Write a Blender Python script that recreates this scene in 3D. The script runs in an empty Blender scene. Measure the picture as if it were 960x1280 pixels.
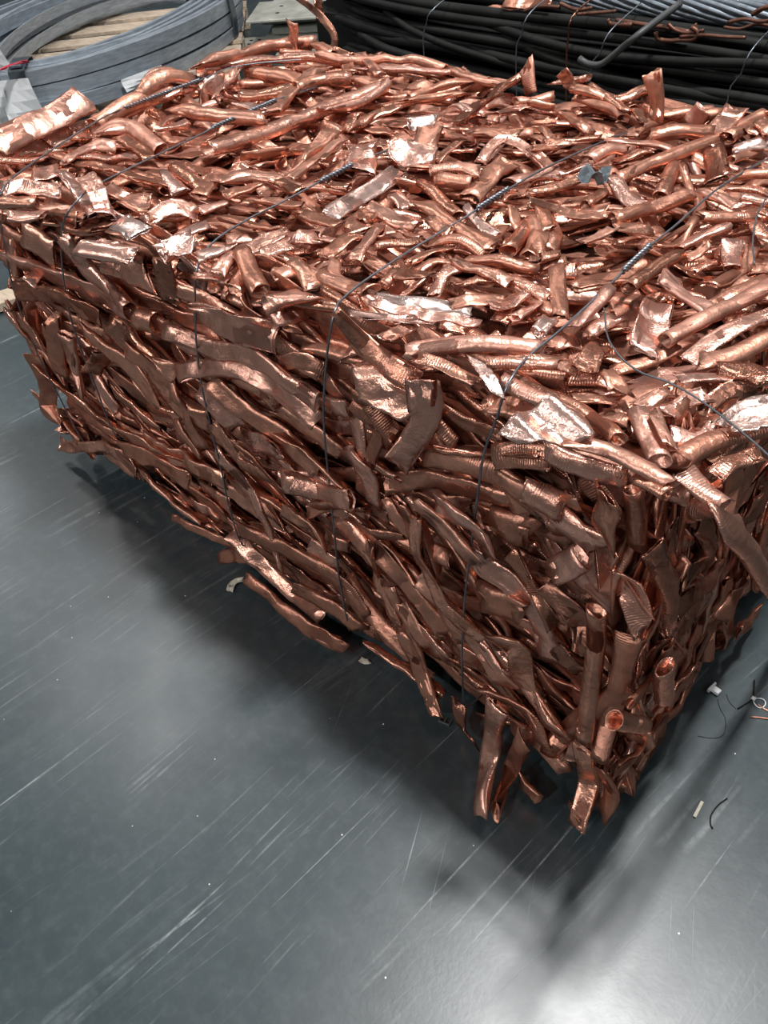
import bpy, math, random
import numpy as np
from mathutils import Matrix

# ------------------------------------------------------------------ camera, world, lamps, exposure
scene = bpy.context.scene
COL = scene.collection
S = 1.2
FPX = 1034.24                                   # focal length in pixels of the 960 x 1280 frame
PITCH, YAW, ROLL = math.radians(43.344), math.radians(-45.573), math.radians(-5.761)
CAM = np.array([.179, -.531, 1.077]) * S
_cp, _sp, _cy, _sy = math.cos(PITCH), math.sin(PITCH), math.cos(YAW), math.sin(YAW)
FWD = np.array([_sy * _cp, _cy * _cp, -_sp])
_r = np.array([_cy, -_sy, 0.0]); _u = np.cross(_r, FWD)
RIGHT = math.cos(ROLL) * _r + math.sin(ROLL) * _u
UP = -math.sin(ROLL) * _r + math.cos(ROLL) * _u
cam_data = bpy.data.cameras.new('camera')
cam_data.sensor_fit = 'HORIZONTAL'; cam_data.sensor_width = 36.0
cam_data.lens = 36.0 * FPX / 960.0
cam_data.clip_start = 0.02
cam = bpy.data.objects.new('camera', cam_data); COL.objects.link(cam)
m = Matrix.Identity(4)
for i in range(3):
    m[i][0], m[i][1], m[i][2], m[i][3] = RIGHT[i], UP[i], -FWD[i], CAM[i]
cam.matrix_world = m
scene.camera = cam

world = bpy.data.worlds.new('hall'); scene.world = world; world.use_nodes = True
bg = world.node_tree.nodes['Background']
bg.inputs[0].default_value = (0.90, 0.95, 1.0, 1); bg.inputs[1].default_value = 0.075

def lamp(loc, sx, sy, power, col=(1.0, 0.98, 0.97), aim=None):
    d = bpy.data.lights.new('key_or_fill_lamp', 'AREA'); d.shape = 'RECTANGLE'; d.size = sx; d.size_y = sy
    d.energy = power; d.color = col
    o = bpy.data.objects.new('key_or_fill_lamp', d); COL.objects.link(o); o.location = loc
    if aim is not None:
        v = Matrix.Identity(3)
        from mathutils import Vector
        o.rotation_euler = (Vector(aim) - Vector(loc)).to_track_quat('-Z', 'Y').to_euler()
    return o
# high-bay lamp over the bale that throws the shadows; the rest are added
lamp((-0.05, 1.00, 5.5), 0.42, 0.42, 320)
for x, y, p in ((-5.0, 1.0, 80), (4.8, 1.0, 60), (-0.05, 7.0, 45), (-5.0, 7.0, 100), (4.8, 7.0, 40),
                (-0.05, -6.0, 200), (-5.0, -6.0, 230), (4.8, -6.0, 130), (-9.5, 1.0, 120), (-9.5, -6.0, 180)):
    lamp((x, y, 5.5), 0.4, 0.4, p)  # unseen lamps, added to put glints and fill on the copper

scene.view_settings.view_transform = 'Standard'
scene.view_settings.look = 'None'
scene.view_settings.exposure = 0.15
scene.view_settings.gamma = 1.0
scene.view_settings.use_curve_mapping = False

rng = np.random.default_rng(11)
random.seed(11)

# ------------------------------------------------------------------ helpers
def ray(x, y):
    d = FWD + RIGHT * (x - 480) / FPX - UP * (y - 640) / FPX
    return d / np.linalg.norm(d)
def at(x, y, ax, v):
    """the point of the plane (axis ax = v) seen at a photograph pixel"""
    d = ray(x, y)
    return CAM + d * (v - CAM[ax]) / d[ax]

def link(o, parent=None):
    COL.objects.link(o)
    if parent is not None: o.parent = parent
    return o
def tag(o, label=None, cat=None, group=None, kind=None):
    if label: o['label'] = label
    if cat: o['category'] = cat
    if group: o['group'] = group
    if kind: o['kind'] = kind
    return o
def empty(name, loc=(0, 0, 0)):
    o = bpy.data.objects.new(name, None); o.empty_display_size = .05; o.location = loc
    return link(o)
def mesh_obj(name, verts, faces, mat, parent=None, smooth=False, attrs=None):
    me = bpy.data.meshes.new(name)
    me.from_pydata([tuple(v) for v in verts], [], faces)
    if smooth: me.polygons.foreach_set('use_smooth', [True] * len(me.polygons))
    for k, a in (attrs or {}).items():
        a = np.asarray(a, dtype=np.float32)
        if a.ndim == 1:
            at_ = me.attributes.new(k, 'FLOAT', 'POINT'); at_.data.foreach_set('value', a)
        else:
            at_ = me.attributes.new(k, 'FLOAT_VECTOR', 'POINT'); at_.data.foreach_set('vector', a.ravel())
    me.materials.append(mat)
    me.update()
    o = bpy.data.objects.new(name, me)
    link(o)
    if parent is not None:
        o.parent = parent
        o.matrix_parent_inverse = Matrix.Translation(parent.location).inverted()
    return o

def smooth_path(pts, n):
    """Catmull-Rom through pts, resampled to n points by arc length"""
    P = np.asarray(pts, float)
    if len(P) > 2:
        Q = np.vstack([2 * P[0] - P[1], P, 2 * P[-1] - P[-2]])
        out = []
        t = np.linspace(0, 1, 9)[:-1, None]
        for i in range(len(P) - 1):
            a, b, c, d = Q[i:i + 4]
            out.append(.5 * (2 * b + (c - a) * t + (2 * a - 5 * b + 4 * c - d) * t ** 2 + (3 * b - a - 3 * c + d) * t ** 3))
        P = np.vstack(out + [P[-1:]])
    s = np.r_[0, np.cumsum(np.linalg.norm(np.diff(P, axis=0), axis=1))]
    u = np.linspace(0, s[-1], n)
    return np.stack([np.interp(u, s, P[:, k]) for k in range(3)], 1), s[-1]
def wander(n, k, amp):
    """smooth random curve of n samples with about k knots"""
    k = max(2, int(k))
    return np.interp(np.linspace(0, k - 1, n), np.arange(k), rng.normal(0, amp, k))
def frames(P, N):
    T = np.gradient(P, axis=0); T /= np.linalg.norm(T, axis=1)[:, None] + 1e-12
    N = np.asarray(N, float)
    if N.ndim == 1: N = np.tile(N, (len(P), 1))
    N = N - (N * T).sum(1)[:, None] * T
    ln = np.linalg.norm(N, axis=1)[:, None]
    N = np.where(ln > 1e-3, N / (ln + 1e-12), np.cross(T, [0.3, 0.9, 0.2]))
    N /= np.linalg.norm(N, axis=1)[:, None]
    return T, N, np.cross(T, N)

def wire_geo(pts, r, sides=6, n=None, closed=False):
    P = np.asarray(pts, float)
    if n: P, _ = smooth_path(P, n)
    if closed:
        T = np.roll(P, -1, 0) - np.roll(P, 1, 0); T /= np.linalg.norm(T, axis=1)[:, None]
        N = np.tile([0, 0, 1.0], (len(P), 1)); N -= (N * T).sum(1)[:, None] * T; N /= np.linalg.norm(N, axis=1)[:, None]
        B = np.cross(T, N)
    else:
        T, N, B = frames(P, [0.12, -0.3, 0.95])
    a = np.linspace(0, 2 * math.pi, sides, endpoint=False)
    V = P[:, None] + r * (np.cos(a)[None, :, None] * N[:, None] + np.sin(a)[None, :, None] * B[:, None])
    V = V.reshape(-1, 3); F = []
    m_ = len(P)
    for i in range(m_ if closed else m_ - 1):
        i2 = (i + 1) % m_
        for j in range(sides):
            k = (j + 1) % sides
            F.append((i * sides + j, i * sides + k, i2 * sides + k, i2 * sides + j))
    if not closed:
        F.append(tuple(range(sides - 1, -1, -1))); F.append(tuple(range((m_ - 1) * sides, m_ * sides)))
    return V, F
def wire(name, pts, r, mat, parent=None, sides=6, n=None, closed=False):
    V, F = wire_geo(pts, r, sides, n, closed)
    return mesh_obj(name, V, F, mat, parent, smooth=True)
def box_geo(c, s, ex=(1, 0, 0), ey=(0, 1, 0), ez=(0, 0, 1), bev=.002):
    c, ex, ey, ez = (np.asarray(q, float) for q in (c, ex, ey, ez))
    hx, hy, hz = (q / 2 for q in s)
    V = []; b = min(bev, hx * .4, hy * .4, hz * .4)
    for z, i in ((-hz, b), (-hz + b, 0), (hz - b, 0), (hz, b)):
        for x, y in ((-1, -1), (1, -1), (1, 1), (-1, 1)):
            V.append(c + ex * x * (hx - i) + ey * y * (hy - i) + ez * z)
    F = [(3, 2, 1, 0), (12, 13, 14, 15)]
    for k in range(3):
        for j in range(4):
            F.append((k * 4 + j, k * 4 + (j + 1) % 4, k * 4 + 4 + (j + 1) % 4, k * 4 + 4 + j))
    return V, F
def box(name, c, s, mat, parent=None, ex=(1, 0, 0), ey=(0, 1, 0), ez=(0, 0, 1), bev=.002):
    V, F = box_geo(c, s, ex, ey, ez, bev)
    return mesh_obj(name, V, F, mat, parent)

# ------------------------------------------------------------------ materials
def new_mat(name):
    mt = bpy.data.materials.new(name); mt.use_nodes = True
    nt = mt.node_tree; return mt, nt, nt.nodes['Principled BSDF']
def N_(nt, typ, **kw):
    n = nt.nodes.new(typ)
    for k, v in kw.items(): setattr(n, k, v)
    return n
def ramp(nt, fac, stops):
    r = nt.nodes.new('ShaderNodeValToRGB'); e = r.color_ramp.elements
    while len(e) < len(stops): e.new(.5)
    for i, (p, c) in enumerate(stops):
        e[i].position = p; e[i].color = (*c, 1) if len(c) == 3 else c
    nt.links.new(fac, r.inputs[0]); return r
def math_(nt, op, a, b=None, c=None, clamp=False):
    n = nt.nodes.new('ShaderNodeMath'); n.operation = op; n.use_clamp = clamp
    for i, v in enumerate((a, b, c)):
        if v is None: continue
        if hasattr(v, 'links'): nt.links.new(v, n.inputs[i])
        else: n.inputs[i].default_value = v
    return n.outputs[0]
def mixc(nt, f, a, b):
    n = nt.nodes.new('ShaderNodeMix'); n.data_type = 'RGBA'
    for v, i in ((f, 0), (a, 6), (b, 7)):
        if hasattr(v, 'links'): nt.links.new(v, n.inputs[i])
        else: n.inputs[i].default_value = v if i == 0 else (*v, 1)
    return n.outputs[2]
def noise(nt, vec, scale, detail=3, rough=.55):
    n = nt.nodes.new('ShaderNodeTexNoise'); n.inputs['Scale'].default_value = scale
    n.inputs['Detail'].default_value = detail; n.inputs['Roughness'].default_value = rough
    if vec is not None: nt.links.new(vec, n.inputs['Vector'])
    return n.outputs[0]

def copper_material():
    mt, nt, b = new_mat('copper')
    tc = N_(nt, 'ShaderNodeTexCoord').outputs['Object']
    tint = N_(nt, 'ShaderNodeAttribute', attribute_name='tint').outputs['Vector']
    sep = N_(nt, 'ShaderNodeSeparateXYZ'); nt.links.new(tint, sep.inputs[0])
    tone, dull, rib = sep.outputs
    along = N_(nt, 'ShaderNodeAttribute', attribute_name='along').outputs['Fac']
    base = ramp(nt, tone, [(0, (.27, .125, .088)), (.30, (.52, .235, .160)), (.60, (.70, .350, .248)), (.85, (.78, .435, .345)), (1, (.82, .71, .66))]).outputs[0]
    patch = noise(nt, tc, 26, 4)
    pf = ramp(nt, patch, [(.42, (0, 0, 0)), (.68, (1, 1, 1))]).outputs[0]
    c1 = mixc(nt, math_(nt, 'MULTIPLY', pf, math_(nt, 'MULTIPLY_ADD', dull, .75, .12)), base, (.25, .135, .100))
    spots = ramp(nt, noise(nt, tc, 75, 3), [(.60, (0, 0, 0)), (.72, (1, 1, 1))]).outputs[0]
    c2 = mixc(nt, math_(nt, 'MULTIPLY', spots, .28), c1, (.72, .36, .24))
    nt.links.new(c2, b.inputs['Base Color'])
    b.inputs['Metallic'].default_value = 0.87
    b.inputs['Specular Tint'].default_value = (.78, .50, .42, 1)
    rn = noise(nt, tc, 42, 3)
    r1 = math_(nt, 'MULTIPLY_ADD', dull, .24, .21)
    nt.links.new(math_(nt, 'ADD', r1, math_(nt, 'MULTIPLY_ADD', rn, .20, -.08)), b.inputs['Roughness'])
    # relief: dents, and the fine cross ridges of bent tube
    w = math_(nt, 'SINE', math_(nt, 'MULTIPLY', along, 2 * math.pi / .0034))
    wm = ramp(nt, noise(nt, tc, 16, 2), [(.50, (0, 0, 0)), (.62, (1, 1, 1))]).outputs[0]
    ribs = math_(nt, 'MULTIPLY', math_(nt, 'MULTIPLY', w, wm), math_(nt, 'MULTIPLY', rib, .00030))
    dents = math_(nt, 'MULTIPLY', noise(nt, tc, 40, 3, .5), .0040)
    fine = math_(nt, 'MULTIPLY', noise(nt, tc, 420, 2), .0005)
    h = math_(nt, 'ADD', math_(nt, 'ADD', ribs, dents), fine)
    bp = N_(nt, 'ShaderNodeBump'); bp.inputs['Strength'].default_value = .75; bp.inputs['Distance'].default_value = 1.0
    nt.links.new(h, bp.inputs['Height']); nt.links.new(bp.outputs[0], b.inputs['Normal'])
    return mt
def plain(name, col, rough=.5, metal=0.0, var=.25, scale=30, bump=0.0, stretch=None):
    mt, nt, b = new_mat(name)
    tc = N_(nt, 'ShaderNodeTexCoord').outputs['Object']
    if stretch:
        mp = N_(nt, 'ShaderNodeMapping'); mp.inputs['Scale'].default_value = stretch; nt.links.new(tc, mp.inputs[0]); tc = mp.outputs[0]
    nz = noise(nt, tc, scale, 4)
    lo = tuple(c * (1 - var) for c in col); hi = tuple(min(1, c * (1 + var)) for c in col)
    nt.links.new(ramp(nt, nz, [(.3, lo), (.7, hi)]).outputs[0], b.inputs['Base Color'])
    b.inputs['Roughness'].default_value = rough; b.inputs['Metallic'].default_value = metal
    if bump:
        bp = N_(nt, 'ShaderNodeBump'); bp.inputs['Distance'].default_value = bump; bp.inputs['Strength'].default_value = .6
        nt.links.new(nz, bp.inputs['Height']); nt.links.new(bp.outputs[0], b.inputs['Normal'])
    return mt
def floor_material():
    mt, nt, b = new_mat('floor_coating')
    tc = N_(nt, 'ShaderNodeTexCoord').outputs['Object']
    base = ramp(nt, noise(nt, tc, 2.6, 6, .62), [(.3, (.016, .029, .034)), (.7, (.034, .053, .060))]).outputs[0]
    fine = noise(nt, tc, 38, 4, .65)
    base = mixc(nt, math_(nt, 'MULTIPLY', ramp(nt, fine, [(.45, (0, 0, 0)), (.75, (1, 1, 1))]).outputs[0], .35), base, (.080, .100, .106))
    mot = noise(nt, tc, 95, 5, .7)
    base = mixc(nt, math_(nt, 'MULTIPLY', ramp(nt, mot, [(.40, (0, 0, 0)), (.65, (1, 1, 1))]).outputs[0], .30), base, (.022, .030, .034))
    # dirty dark flecks
    fl = ramp(nt, noise(nt, tc, 11, 5, .7), [(.60, (0, 0, 0)), (.72, (1, 1, 1))]).outputs[0]
    base = mixc(nt, math_(nt, 'MULTIPLY', fl, .45), base, (.028, .032, .034))
    def scratches(angle, sx, sy, lo, hi, mlo, mhi, seed):
        mp = N_(nt, 'ShaderNodeMapping'); mp.vector_type = 'POINT'
        mp.inputs['Rotation'].default_value = (0, 0, angle); mp.inputs['Location'].default_value = (seed, seed * .7, 0)
        nt.links.new(tc, mp.inputs[0])
        wob = N_(nt, 'ShaderNodeMapping'); wob.inputs['Scale'].default_value = (sx, sy, 1); nt.links.new(mp.outputs[0], wob.inputs[0])
        n1 = noise(nt, wob.outputs[0], 1.0, 2, .5)
        line = ramp(nt, n1, [(lo, (0, 0, 0)), (hi, (1, 1, 1))]).outputs[0]
        msk = ramp(nt, noise(nt, mp.outputs[0], 3.2, 2), [(mlo, (0, 0, 0)), (mhi, (1, 1, 1))]).outputs[0]
        brk = ramp(nt, noise(nt, mp.outputs[0], 34, 4, .7), [(.36, (.1, .1, .1)), (.60, (1, 1, 1))]).outputs[0]
        return math_(nt, 'MULTIPLY', math_(nt, 'MULTIPLY', line, msk), brk)
    a0 = math.radians(-SCR)
    s1 = scratches(a0, 1.1, 95, .655, .70, .46, .62, 3.1)
    s2 = scratches(a0 + .13, 1.6, 150, .65, .71, .50, .65, 9.7)
    s3 = scratches(a0 - .5, 1.3, 120, .69, .73, .5, .62, 17.2)
    s4 = scratches(a0, 1.0, 22, .52, .75, .42, .66, 5.5)
    s5 = scratches(a0 + .06, 2.6, 60, .56, .72, .52, .64, 31.0)
    s6 = scratches(a0 - .05, 3.0, 110, .60, .71, .51, .63, 43.0)
    s7 = scratches(a0 - .12, 1.4, 60, .64, .74, .45, .62, 57.0)
    allm = math_(nt, 'MAXIMUM', math_(nt, 'MAXIMUM', s1, math_(nt, 'MULTIPLY', s2, .6)), math_(nt, 'MULTIPLY', s3, .6))
    allm = math_(nt, 'MAXIMUM', allm, math_(nt, 'MAXIMUM', math_(nt, 'MULTIPLY', s5, .45), math_(nt, 'MULTIPLY', s6, .55)))
    base = mixc(nt, math_(nt, 'MULTIPLY', s7, .6), base, (.016, .020, .022))
    base = mixc(nt, math_(nt, 'MULTIPLY', s4, .30), base, (.13, .155, .16))
    base = mixc(nt, math_(nt, 'MULTIPLY', allm, .7), base, (.34, .37, .37))
    # specks of metal dust
    vo = N_(nt, 'ShaderNodeTexVoronoi'); vo.inputs['Scale'].default_value = 26; nt.links.new(tc, vo.inputs['Vector'])
    sp = math_(nt, 'MULTIPLY', math_(nt, 'LESS_THAN', vo.outputs['Distance'], .035), ramp(nt, noise(nt, tc, 9, 1), [(.52, (0, 0, 0)), (.56, (1, 1, 1))]).outputs[0])
    base = mixc(nt, sp, base, (.75, .76, .75))
    nt.links.new(base, b.inputs['Base Color'])
    rr = math_(nt, 'MULTIPLY_ADD', noise(nt, tc, 7, 4), .18, .27)
    nt.links.new(math_(nt, 'ADD', rr, math_(nt, 'MULTIPLY', allm, .2)), b.inputs['Roughness'])
    b.inputs['IOR'].default_value = 1.58
    bp = N_(nt, 'ShaderNodeBump'); bp.inputs['Distance'].default_value = .0005; bp.inputs['Strength'].default_value = .2
    nt.links.new(math_(nt, 'SUBTRACT', noise(nt, tc, 120, 3), allm), bp.inputs['Height']); nt.links.new(bp.outputs[0], b.inputs['Normal'])
    return mt
_p0, _p1 = at(110, 940, 2, 0), at(230, 850, 2, 0)
SCR = math.degrees(math.atan2(_p1[1] - _p0[1], _p1[0] - _p0[0]))
M_COPPER = copper_material()
M_FLOOR = floor_material()
M_STEEL = plain('steel_wire', (.20, .22, .25), .38, .9, .2, 60)
M_GALV = plain('galvanised_steel', (.40, .45, .50), .48, .6, .22, 14, stretch=(1, 1, 6))
M_STRAP = plain('dark_steel_strap', (.10, .12, .135), .4, .6, .2, 30)
M_WOOD = plain('pallet_wood', (.50, .40, .30), .75, 0, .22, 7, .001, stretch=(1.2, 7, 7))
M_PAPER = plain('paper', (.74, .77, .78), .7, 0, .06, 20)
M_RED = plain('red_tape', (.50, .03, .06), .5, 0, .15, 20)
M_PLATE = plain('dull_plate', (.42, .42, .37), .5, .25, .25, 9)
M_BLACK = plain('black_rubber', (.006, .0065, .006), .66, 0, .6, 12, .001)
M_BLACK.node_tree.nodes['Principled BSDF'].inputs['Specular IOR Level'].default_value = .22
M_DARKCOPPER = plain('shaded_copper', (.13, .060, .042), .5, .8, .35, 40)  # copper darkened to stand for the shade on the torn wires
M_HOLE = plain('dark_hole', (.01, .01, .01), .9, 0, .1, 10)
M_ALU = plain('aluminium_cable', (.20, .23, .26), .45, .9, .25, 60)
M_TAPE = plain('grey_tape', (.13, .165, .185), .6, 0, .3, 30)
M_WHITE = plain('white_plastic', (.72, .74, .74), .4, 0, .06, 20)
M_STRAW = plain('pale_splinter', (.55, .52, .42), .7, 0, .2, 60)
M_GREYCABLE = plain('grey_cable', (.045, .048, .048), .5, 0, .25, 20)

# ------------------------------------------------------------------ floor
def build_floor():
    n = 24; V = []; F = []
    xs = np.linspace(-14, 6, n); ys = np.linspace(-6, 14, n)
    for y in ys:
        for x in xs: V.append((x, y, 0))
    for j in range(n - 1):
        for i in range(n - 1): F.append((j * n + i, j * n + i + 1, (j + 1) * n + i + 1, (j + 1) * n + i))
    tag(mesh_obj('floor', V, F, M_FLOOR), 'dark blue-grey coated floor with pale drag scratches', kind='structure')
build_floor()

# ------------------------------------------------------------------ the copper bale
H, L, W = .62 * S, 1.24 * S, .765 * S
Z0 = .035
SIDES = 12
def piece_geo(pts, nrm, w, kind, tone=None, dull=None, open_ends=None, crumple=1.0, lo=False):
    """one crushed length of copper tube: w = its round diameter (r) or its visible width (f, s)"""
    pts = np.asarray(pts, float)
    rough_len = np.linalg.norm(np.diff(pts, axis=0), axis=1).sum()
    n = int(np.clip(rough_len / .011, 7, 26))
    if lo: n = int(np.clip(rough_len / .03, 5, 10))
    sides = 8 if lo else SIDES
    P, ln = smooth_path(pts, n)
    T, Nn, B = frames(P, nrm)
    if kind == 'r':
        r0 = w / 2; phi = np.clip(.10 + abs(wander(n, ln / .05 + 2, .13)), 0, .6)
    elif kind == 'f':
        phi = np.clip(.57 + wander(n, ln / .05 + 2, .18), .3, .95); r0 = w / 2 / 1.36
    else:
        phi = np.clip(.93 + wander(n, ln / .06 + 2, .04), .85, .985); r0 = w / 2 / 1.48
    # kinks flatten the tube
    kap = np.r_[0, np.linalg.norm(np.diff(T, axis=0), axis=1)]
    phi = np.clip(phi + .45 * np.minimum(kap, 1), 0, .985)
    # pinched ends
    u = np.linspace(0, 1, n)
    ends = [rng.random() < (.35 if kind == 'r' else .6) for _ in (0, 1)] if open_ends is None else [not open_ends] * 2
    for k, e in enumerate(ends):
        if e and kind != 's':
            d = (u if k == 0 else 1 - u) * ln
            phi = np.maximum(phi, np.clip(.97 - d / .05, 0, .97))
    a = r0 * (1 + .52 * phi); b = r0 * (1 - .9 * phi)
    wob = crumple * (1 if kind != 'r' else .45)
    a = a * (1 + wander(n, ln / .035 + 2, .05 * wob))
    tw = wander(n, ln / .09 + 2, .22 * wob)
    off = wander(n, ln / .03 + 2, .0028 * wob); offb = wander(n, ln / .06 + 2, .0010 * wob)
    P = P + Nn * off[:, None] + B * offb[:, None]
    N2 = Nn * np.cos(tw)[:, None] + B * np.sin(tw)[:, None]
    B2 = np.cross(T, N2)
    th = np.linspace(0, 2 * math.pi, sides, endpoint=False)
    e = np.where(phi > .5, .88, 1.0)[:, None]
    cx = np.sign(np.cos(th)) * np.abs(np.cos(th)) ** e
    sy = np.sign(np.sin(th)) * np.abs(np.sin(th)) ** e
    X = a[:, None] * cx; Y = b[:, None] * sy
    # fold along the middle, banana curl, creases
    if kind != 'r':
        g = np.abs(wander(n, ln / .08 + 2, .5)); curl = wander(n, ln / .07 + 2, .22)
        Y = Y - (g * b)[:, None] * np.exp(-(cx * 2.2) ** 2) * (sy > 0) * .9
        Y = Y + curl[:, None] * a[:, None] * (cx ** 2 - .4)
        cr = rng.normal(0, .0008 * crumple, (n, sides)) * (1 if kind == 'f' else .9)
    else:
        cr = rng.normal(0, .0004, (n, sides))
        if rng.random() < .5:       # one dent
            i0 = rng.uniform(.1, .9); Y *= 1 - .5 * np.exp(-((u - i0) * ln / .018) ** 2)[:, None] * (sy > 0)
    Y = Y + cr
    V = P[:, None] + X[..., None] * B2[:, None] + Y[..., None] * N2[:, None]
    # ragged / slanted cut ends
    sl = rng.normal(0, .35, 2)
    for k, i in ((0, 0), (1, n - 1)):
        V[i] += T[i] * ((X[i] * sl[k])[:, None] + rng.normal(0, .0015, (sides, 1)))
    alongv = np.repeat(u * ln, sides)
    rings = V.reshape(-1, 3)
    idx = np.arange(n * sides).reshape(n, sides)
    F = []
    for i in range(n - 1):
        A, Bq = idx[i], idx[i + 1]
        for j in range(sides):
            k = (j + 1) % sides
            F.append((int(A[j]), int(A[k]), int(Bq[k]), int(Bq[j])))
    VV = [rings]; al = [alongv]; nv = n * sides
    for k, i in ((0, 0), (1, n - 1)):
        inn = int(np.clip(.09 / max(ln, 1e-4) * n, 1, max(1, n // 2 - 1)))
        ii = i + inn if k == 0 else i - inn
        wall = .0014
        def inner(q):
            c = V[q].mean(0); d = V[q] - c
            return c + d * (1 - wall / np.maximum(np.linalg.norm(d, axis=1), .004))[:, None]
        r1 = inner(i); r2 = inner(ii)
        o1 = nv; VV += [r1, r2]; al += [np.full(2 * sides, u[i] * ln)]; nv += 2 * sides
        for j in range(sides):
            q = (j + 1) % sides
            a1, a2 = int(idx[i][j]), int(idx[i][q])
            f1 = (a1, a2, o1 + q, o1 + j); f2 = (o1 + j, o1 + q, o1 + sides + q, o1 + sides + j)
            if k == 0: f1, f2 = f1[::-1], f2[::-1]
            F += [f1, f2]
        cap = tuple(o1 + sides + j for j in range(sides))
        F.append(cap if k else cap[::-1])
    V = np.vstack(VV)
    if tone is None: tone = float(np.clip(rng.normal(.55, .2), .05, .93))
    if dull is None: dull = float(np.clip(rng.normal(.42, .28), 0, 1))
    rib = float(rng.random() < .55)
    tint = np.tile([tone, dull, rib], (len(V), 1))
    return V, F, {'along': np.concatenate(al), 'tint': tint}

bale = empty('copper_bale', (-L / 2, W / 2, 0))
tag(bale, 'large rectangular bale of crushed copper tubes tied with steel wire on grey floor', 'scrap bale')
PARTN = {'r': 'copper_tube', 'f': 'flattened_tube', 's': 'copper_strip'}
COUNT = {k: 0 for k in PARTN}
STUFF = {'V': [], 'F': [], 'along': [], 'tint': [], 'n': 0}
def stuff_add(V, F, A):
    o = STUFF['n']; STUFF['V'].append(V); STUFF['F'] += [tuple(i + o for i in f) for f in F]
    STUFF['along'].append(A['along']); STUFF['tint'].append(A['tint']); STUFF['n'] += len(V)
def piece(pts, nrm, w, kind, part=True, **kw):
    V, F, A = piece_geo(pts, nrm, w, kind, **kw)
    V[:, 2] = np.maximum(V[:, 2], .004)
    if part and COUNT[kind] < 296:
        COUNT[kind] += 1
        mesh_obj(PARTN[kind], V, F, M_COPPER, bale, smooth=True, attrs=A)
    else:
        stuff_add(V, F, A)

NT, NF, NR, NB, NL = (np.array(q, float) for q in ((0, 0, 1), (0, -1, 0), (1, 0, 0), (0, 1, 0), (-1, 0, 0)))
# the outermost pieces, one by one: where each lies on the top (T), the long face (F) or the end face (R) of the bale,
# written as photograph coordinates of an enlarged window (origin x, origin y, enlargement)
WIN = {'A': (0, 0, 2.0), 'B': (400, 0, 1.714), 'C': (0, 200, 2.4), 'D': (350, 300, 2.743), 'E': (620, 300, 2.8235),
       'F': (500, 650, 2.087), 'G': (150, 550, 2.3415), 'H': (400, 150, 3.2), 'I': (660, 120, 3.2)}
PLANE = {'T': (2, H, NT), 'F': (1, 0.0, NF), 'R': (0, 0.0, NR)}
def hero(win, face, kind, w, pts, lift=None, look='', bow=None):
    ox, oy, sc = WIN[win]; ax, v, n = PLANE[face]
    if lift is None: lift = rng.uniform(.002, .018) if face == 'T' else rng.uniform(.002, .024)
    P = []
    for (x, y) in pts:
        X, Y = ox + x / sc, oy + y / sc
        q = at(X, Y, ax, v + n[ax] * lift)
        if face == 'T':
            if q[0] < -L - .02: q = at(X, Y, 0, -L - .02 + rng.uniform(0, .03))
            if q[1] > W + .01: q = at(X, Y, 1, W + .01 - rng.uniform(0, .03))
        elif q[2] < .03: q = at(X, Y, 2, .03 + rng.uniform(0, .012))
        P.append(q)
    P = np.array(P)
    dist = np.linalg.norm(P.mean(0) - CAM)
    wm = float(np.clip(w / sc * dist / FPX * (1.0 if face == 'T' else 1.15), .012, .080))
    P += n * rng.normal(0, .004, (len(P), 1))
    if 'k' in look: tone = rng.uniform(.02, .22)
    elif 'o' in look: tone = rng.uniform(.28, .45)
    elif 'w' in look: tone = rng.uniform(.84, .96)  # highlight put into the colour as a paler tone
    elif 'p' in look: tone = rng.uniform(.72, .9)
    else: tone = float(np.clip(rng.normal(.56, .14), .2, .85))
    if face != 'T': tone *= .92  # shade of the side faces put into the copper tone
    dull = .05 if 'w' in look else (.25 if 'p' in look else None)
    nn = n + rng.normal(0, .16 if face == 'T' else .30, 3)
    if 'h' in look: nn = n + rng.normal(0, .04, 3)
    if 'w' in look:            # turned on purpose to glint under the lamp over the bale
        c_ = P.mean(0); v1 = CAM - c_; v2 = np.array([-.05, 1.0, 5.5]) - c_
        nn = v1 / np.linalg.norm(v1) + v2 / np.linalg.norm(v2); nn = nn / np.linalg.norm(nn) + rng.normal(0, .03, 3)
    piece(P, nn, wm, kind, True, tone=tone, dull=dull, open_ends=True if 'O' in look else None,
          crumple=.5 if 'w' in look else .35 if 'z' in look else (.9 if face == 'T' else 1.0))

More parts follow.
